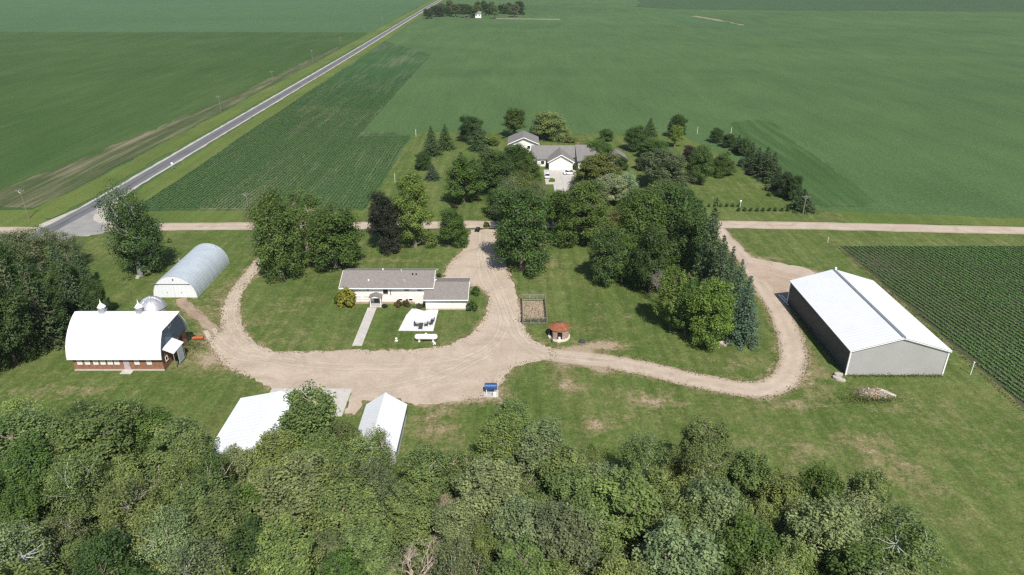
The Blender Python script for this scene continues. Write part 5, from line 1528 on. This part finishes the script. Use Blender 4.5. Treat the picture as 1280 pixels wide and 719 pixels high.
for x, y in pts:
    u = wr.random()
    kind = 'plume' if u < 0.42 else 'round' if u < 0.52 else 'sparse' if u < 0.82 else 'tall' if u < 0.89 else 'dead'
    edge = float(np.interp(x, EX, EY)) - y
    h = wr.uniform(8.0, 13.5) * (0.92 if edge < 4 else 1.0)
    r = h * wr.uniform(0.32, 0.45) if kind != 'round' else h * wr.uniform(0.30, 0.40)
    c = wr.choice(['wood', 'wood', 'wood', 'wood2', 'lime', 'sage', 'sage', 'green', 'wood2', 'greyolive'])
    if x < -30 and wr.random() < 0.5:
        c = wr.choice(['wood2', 'green', 'dark'])
    lab, grp = WL[kind]
    tone = {'lime': 'yellow-green', 'sage': 'sage-grey', 'green': 'deep green', 'dark': 'dark green', 'wood': 'light green', 'wood2': 'mid-green', 'greyolive': 'olive-grey'}[c]
    if kind != 'dead':
        lab = lab.replace('pale-green', tone) if 'pale-green' in lab else lab.replace('darker green', tone) if 'darker green' in lab else tone + ' ' + lab
    plant(kind, x, y, h if kind != 'dead' else h * 0.8, r, c, lab, grp, bark=(0.40, 0.365, 0.31) if kind in ('sparse', 'dead') else (0.26, 0.23, 0.19))
# single trees standing clear of the woods
plant('tall', -29.9, 83.6, 14.0, 5.3, (0.16, 0.22, 0.075), 'tall open tree with pale trunk between pole building and small shed', bark=(0.42, 0.38, 0.31), proto=0)
plant('plume', -32.5, 79.0, 8.6, 3.4, 'wood', 'leafy tree crowding the near eave of the pole building')
plant('plume', -27.4, 79.2, 9.0, 3.6, 'wood2', 'leafy tree at the foot of the tall open tree by the pole building')
plant('plume', -24.9, 81.5, 9.0, 3.4, 'wood2', 'low leafy tree leaning over the near end of the small shed')
plant('sparse', -19.8, 80.5, 9.2, 3.3, 'wood2', 'thin grey-twigged tree in front of the small shed', bark=(0.36, 0.33, 0.29))
plant('plume', -0.2, 88.6, 8.2, 3.7, (0.205, 0.275, 0.09), 'rounded light-green tree standing forward of the woods toward the blue tank')
plant('sparse', 12.6, 82.5, 5.2, 2.6, 'lime', 'thin feathery sapling on the grass forward of the woods')
for x_, y_, h_, r_, lab_ in ((9.5, 80.2, 5.5, 2.4, 'small feathery sapling next to the taller thin sapling before the woods'), (16.0, 79.6, 4.2, 2.0, 'low pale sapling among weeds before the woods'), (-6.5, 79.0, 6.0, 2.6, 'young ash with thin crown between small shed and rounded tree')):
    plant('sparse', x_, y_, h_, r_, 'wood', lab_, bark=(0.36, 0.33, 0.29))
plant('dead', -12.0, 62.0, 10.0, 4.0, 'wood', 'large bare grey tree with many twigs at the front of the woods', bark=(0.46, 0.42, 0.36))
plant('dead', -3.0, 74.0, 9.5, 3.2, 'wood', 'dead tree with pale forked limbs at the edge of the woods', bark=(0.46, 0.42, 0.36))
plant('dead', -40.0, 69.0, 9.0, 3.4, 'wood', 'pale leaning dead tree in the western woods', bark=(0.42, 0.38, 0.33))

# undergrowth on the floor of the woods, tall weeds at edges: nobody could count the stems
def ground_leaves(name, XY, hmax, size, c, seed, mat=WEED, label=None):
    rng = np.random.default_rng(seed)
    n = len(XY)
    P = np.concatenate([XY, (rng.random((n, 1)) ** 1.6) * hmax + 0.02], 1)
    N = norm(np.array([0, 0, 0.7]) + rng.normal(size=(n, 3)) * 0.6)
    V, F = leaf_quads(P, N, size, rng)
    o = link(name, np_mesh(name, V, F, mat, {'lv': np.repeat(rng.random(n), 4)}))
    o.color = tuple(c) + (1,)
    return tag(o, label, None, None, 'stuff')
rng = np.random.default_rng(9)
XY = np.stack([rng.uniform(-92, 53, 90000), rng.uniform(42, 87, 90000)], 1)
e = np.interp(XY[:, 0], EX, EY)
keep = (XY[:, 1] < e + rng.normal(0, 1.0, len(XY)) + 0.5) & ~((XY[:, 0] > -45.6) & (XY[:, 0] < -27.6) & (XY[:, 1] > 80.4)) & ~((XY[:, 0] > -25.4) & (XY[:, 0] < -17.2) & (XY[:, 1] > 83.6))
ground_leaves('undergrowth', XY[keep], 1.6, 0.22, (0.060, 0.090, 0.030), 11, label='low green undergrowth on the floor of the foreground woods')
def blob(cx, cy, sx, sy, n):
    return np.stack([rng.normal(cx, sx, n), rng.normal(cy, sy, n)], 1)
wx, wy = G(1092, 497)
bx, by = G(238, 434)
ox, oy = G(690, 404)
W = np.concatenate([blob(wx - 1, wy - 0.8, 2.8, 0.7, 900), blob(wx - 0.5, wy + 1.0, 2.2, 0.9, 500), blob(bx, by, 1.4, 1.2, 500), blob(4.8, 130.6, 1.6, 0.7, 700), np.stack([rng.uniform(2.5, 7.3, 250), rng.uniform(131, 140, 250)], 1), np.stack([rng.uniform(62.4, 80, 500), rng.normal(108.9, 0.2, 500)], 1), blob(-20.8, 137.2, 1.0, 0.5, 200),
                    np.stack([rng.normal(87.6, 0.35, 1500), rng.uniform(70, 173, 1500)], 1)])
ground_leaves('weeds', W, 0.5, 0.13, (0.11, 0.13, 0.045), 12, label='ragged tall weeds at wall feet and field edge')

def along(line, n, sig, seed):
    r_ = np.random.default_rng(seed)
    L = np.array([q[:2] for q in line])
    seg = np.linalg.norm(np.diff(L, axis=0), axis=1)
    i = r_.choice(len(seg), n, p=seg / seg.sum())
    return L[i] + (L[i + 1] - L[i]) * r_.random((n, 1)) + r_.normal(0, sig, (n, 2))
lane_pts = smooth_line(lane_w, 1.5)
def offset(P, d):
    out = []
    for i, p in enumerate(P):
        t_ = (P[min(i + 1, len(P) - 1)] - P[max(i - 1, 0)]).normalized()
        out.append((p.x + t_.y * d, p.y - t_.x * d))
    return out
EG = np.concatenate([along(yard_w[3:40], 2600, 0.55, 31), along(yard_w[50:62], 500, 0.5, 33), along(yard_w[63:], 700, 0.5, 36), along(offset(lane_pts, 2.6)[8:-26], 900, 0.45, 34), along(offset(lane_pts, -2.6)[8:], 1200, 0.45, 35)])
ground_leaves('edge_grass', EG, 0.05, 0.14, (0.15, 0.165, 0.060), 13, label='ragged grass creeping over the gravel edges')

# ---- crops in rows
CROPLEAF = leaf_material('corn_leaf', 0.25, 0.25)
def crop_rows(name, x0, x1, y0, y1, spacing, step, h, L, w, c, seed, thin=None, label=None, k=4, az=0.0, grow=None):
    rng = np.random.default_rng(seed)
    cx, cy = (x0 + x1) / 2, (y0 + y1) / 2
    half = math.hypot(x1 - x0, y1 - y0) / 2
    ca, sa = math.cos(az), math.sin(az)
    U, Wd = np.meshgrid(np.arange(-half, half, spacing), np.arange(-half, half, step))
    X, Y = cx + U * ca + Wd * sa, cy - U * sa + Wd * ca
    P = np.stack([X.ravel(), Y.ravel()], 1) + rng.normal(0, 0.085, (X.size, 2))
    P[:, 0] += 0.12 * np.sin(P[:, 1] * 0.33 + P[:, 0] * 0.7) + 0.1 * np.sin(P[:, 1] * 0.11)
    P = P[(P[:, 0] > x0) & (P[:, 0] < x1) & (P[:, 1] > y0) & (P[:, 1] < y1)]
    if thin is not None:
        P = P[thin(P, rng)]
    n = len(P)
    hh = h * rng.uniform(0.7, 1.2, n)
    Vs, Fs, Ls, off = [], [], [], 0
    for i in range(k):
        a = rng.uniform(0, 6.283, n)
        d = np.stack([np.cos(a), np.sin(a), np.zeros(n)], 1)
        s = np.stack([-np.sin(a), np.cos(a), np.zeros(n)], 1)
        z0 = hh * (0.15 + 0.75 * i / k)
        ll = (L * rng.uniform(0.7, 1.2, n) * (grow(P) if grow else 1.0))[:, None]
        base = np.concatenate([P, z0[:, None]], 1)
        mid = base + d * ll * 0.5 + np.array([0, 0, 1.0]) * (hh * 0.28)[:, None]
        tip = base + d * ll + np.array([0, 0, 1.0]) * (hh * 0.02)[:, None]
        V = np.stack([base, mid - s * w, tip, mid + s * w], 1).reshape(-1, 3)
        Vs.append(V)
        Fs.append(np.arange(4 * n).reshape(n, 4) + off)
        off += 4 * n
        Ls.append(np.repeat(rng.random(n), 4))
    o = link(name, np_mesh(name, np.concatenate(Vs), np.concatenate(Fs), CROPLEAF, {'lv': np.concatenate(Ls)}))
    o.color = tuple(c) + (1,)
    return tag(o, label, None, None, 'stuff')
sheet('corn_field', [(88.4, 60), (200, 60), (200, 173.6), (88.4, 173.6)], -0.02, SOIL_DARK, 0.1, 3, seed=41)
def thin_r(P, rng):
    u = np.abs(P[:, 0]) / (P[:, 1] * _c + CAM_H * _s)
    bare = np.exp(-((P[:, 0] - 92) / 5) ** 2 - ((P[:, 1] - 160) / 5) ** 2)
    return (u < 0.80) & (rng.random(len(P)) > 0.06 + 0.7 * bare)
crop_rows('corn_rows', 89.0, 165, 78, 173.2, 1.15, 0.20, 0.34, 0.30, 0.13, (0.112, 0.208, 0.070), 51, thin_r, 'rows of dark green corn beside the machine shed', k=5, az=R(-7), grow=lambda P: 1.08 + 0.16 * np.sin(P[:, 0] * 0.13 + 1.3 * np.sin(P[:, 1] * 0.07)) + 0.14 * np.sin(P[:, 1] * 0.19 + P[:, 0] * 0.05) + 0.25 * np.clip((P[:, 1] + P[:, 0] - 262) / 25, 0, 1))
def thin_l(P, rng):
    bare = np.exp(-((P[:, 0] + 63 + (P[:, 1] - 210) * 0.02) / 4) ** 2 - ((P[:, 1] - 212) / 30) ** 2)
    edge = -66.5 + np.clip((P[:, 1] - 305) / 3, -8, 0) * -3
    inside = np.where(P[:, 1] < 302, P[:, 0] < -45.2, P[:, 0] < -67.5) & (P[:, 0] > -117.0 - (P[:, 1] - 205) * 0.01)
    return inside & (rng.random(len(P)) > 0.04 + 0.6 * bare + 0.98 * np.clip((P[:, 1] - 290) / 205, 0, 1))
def grow_l(P):
    x = P[:, 0] + 6 * np.sin(P[:, 1] * 0.07) + 0.12 * (P[:, 1] - 205)
    return 1.0 + 0.22 / (1 + np.exp((x + 88) / 7.0))
sheet('row_crop_plot', [(-116.6, 204.5), (-46.4, 204.5), (-46, 302.5), (-68, 304), (-67.5, 360), (-118, 375)], -0.05, ROWMIX, 0.4, 1.5, seed=42)
crop_rows('corn_rows', -119, -45.0, 205, 500, 1.14, 0.30, 0.28, 0.46, 0.17, (0.098, 0.185, 0.064), 52, thin_l, 'young corn rows between the paved road and the neighbouring yard, striped where soil shows', grow=grow_l)

# ---- far farmstead at the top of the paved road
fr = random.Random(8)
for k in range(30):
    px = 534 + k * 4.1 + fr.uniform(-2, 2)
    bp = 21 + fr.uniform(-6, 2.5) - (2 if px > 620 else 0)
    hgt = fr.uniform(11, 18)
    x, y = G(px, bp)
    plant(fr.choice(['round', 'round', 'tall']), x, y, hgt, fr.uniform(5, 8), fr.choice(['dark', 'dark', 'green', 'spruce', 'greyolive']), 'dark tree in the far farm grove at the end of the paved road', 'trees of the far farm grove')
def far_house():
    x, y = G(598, 22)
    t = thing('far_farmhouse', 'tiny white farmhouse half hidden in the far grove', 'house', (x, y - 4, 0))
    MB().box(-4, 4, -3.5, 3.5, 0, 5).build('wall', TRIM, t)
    MB().prism([(-3.5, 5), (3.5, 5), (0, 7.6)], 'x', -4, 4).build('gable_wall', TRIM, t)
    gable_roof(MB(), -4.4, 4.4, -4, 4, 4.8, 7.8).build('roof', SHINGLE_G, t)
    for xx in (-2, 2):
        window(t, '-y', (xx, -3.5, 3.2), 1.0, 1.4)
far_house()
strip('far_farm_lane', [G(700, 24.2), G(660, 23.8), G(620, 23.5)], 7, -0.05, GRAVEL, 10)

# ---- summer haze over the fields
HAZE = 0.00005
if HAZE:
    hm = bpy.data.materials.new('haze')
    hm.use_nodes = True
    hn = hm.node_tree
    hn.nodes.remove(hn.nodes['Principled BSDF'])
    pv = hn.nodes.new('ShaderNodeVolumePrincipled')
    pv.inputs['Color'].default_value = (0.80, 0.90, 1.0, 1)
    pv.inputs['Density'].default_value = HAZE
    hn.links.new(pv.outputs[0], hn.nodes['Material Output'].inputs['Volume'])
    hz = MB().box(-5500, 5500, -3500, 8500, -1.5, 75).build('haze', hm)
    tag(hz, kind='stuff')
    hz['label'] = 'thin summer haze over the whole farmland'
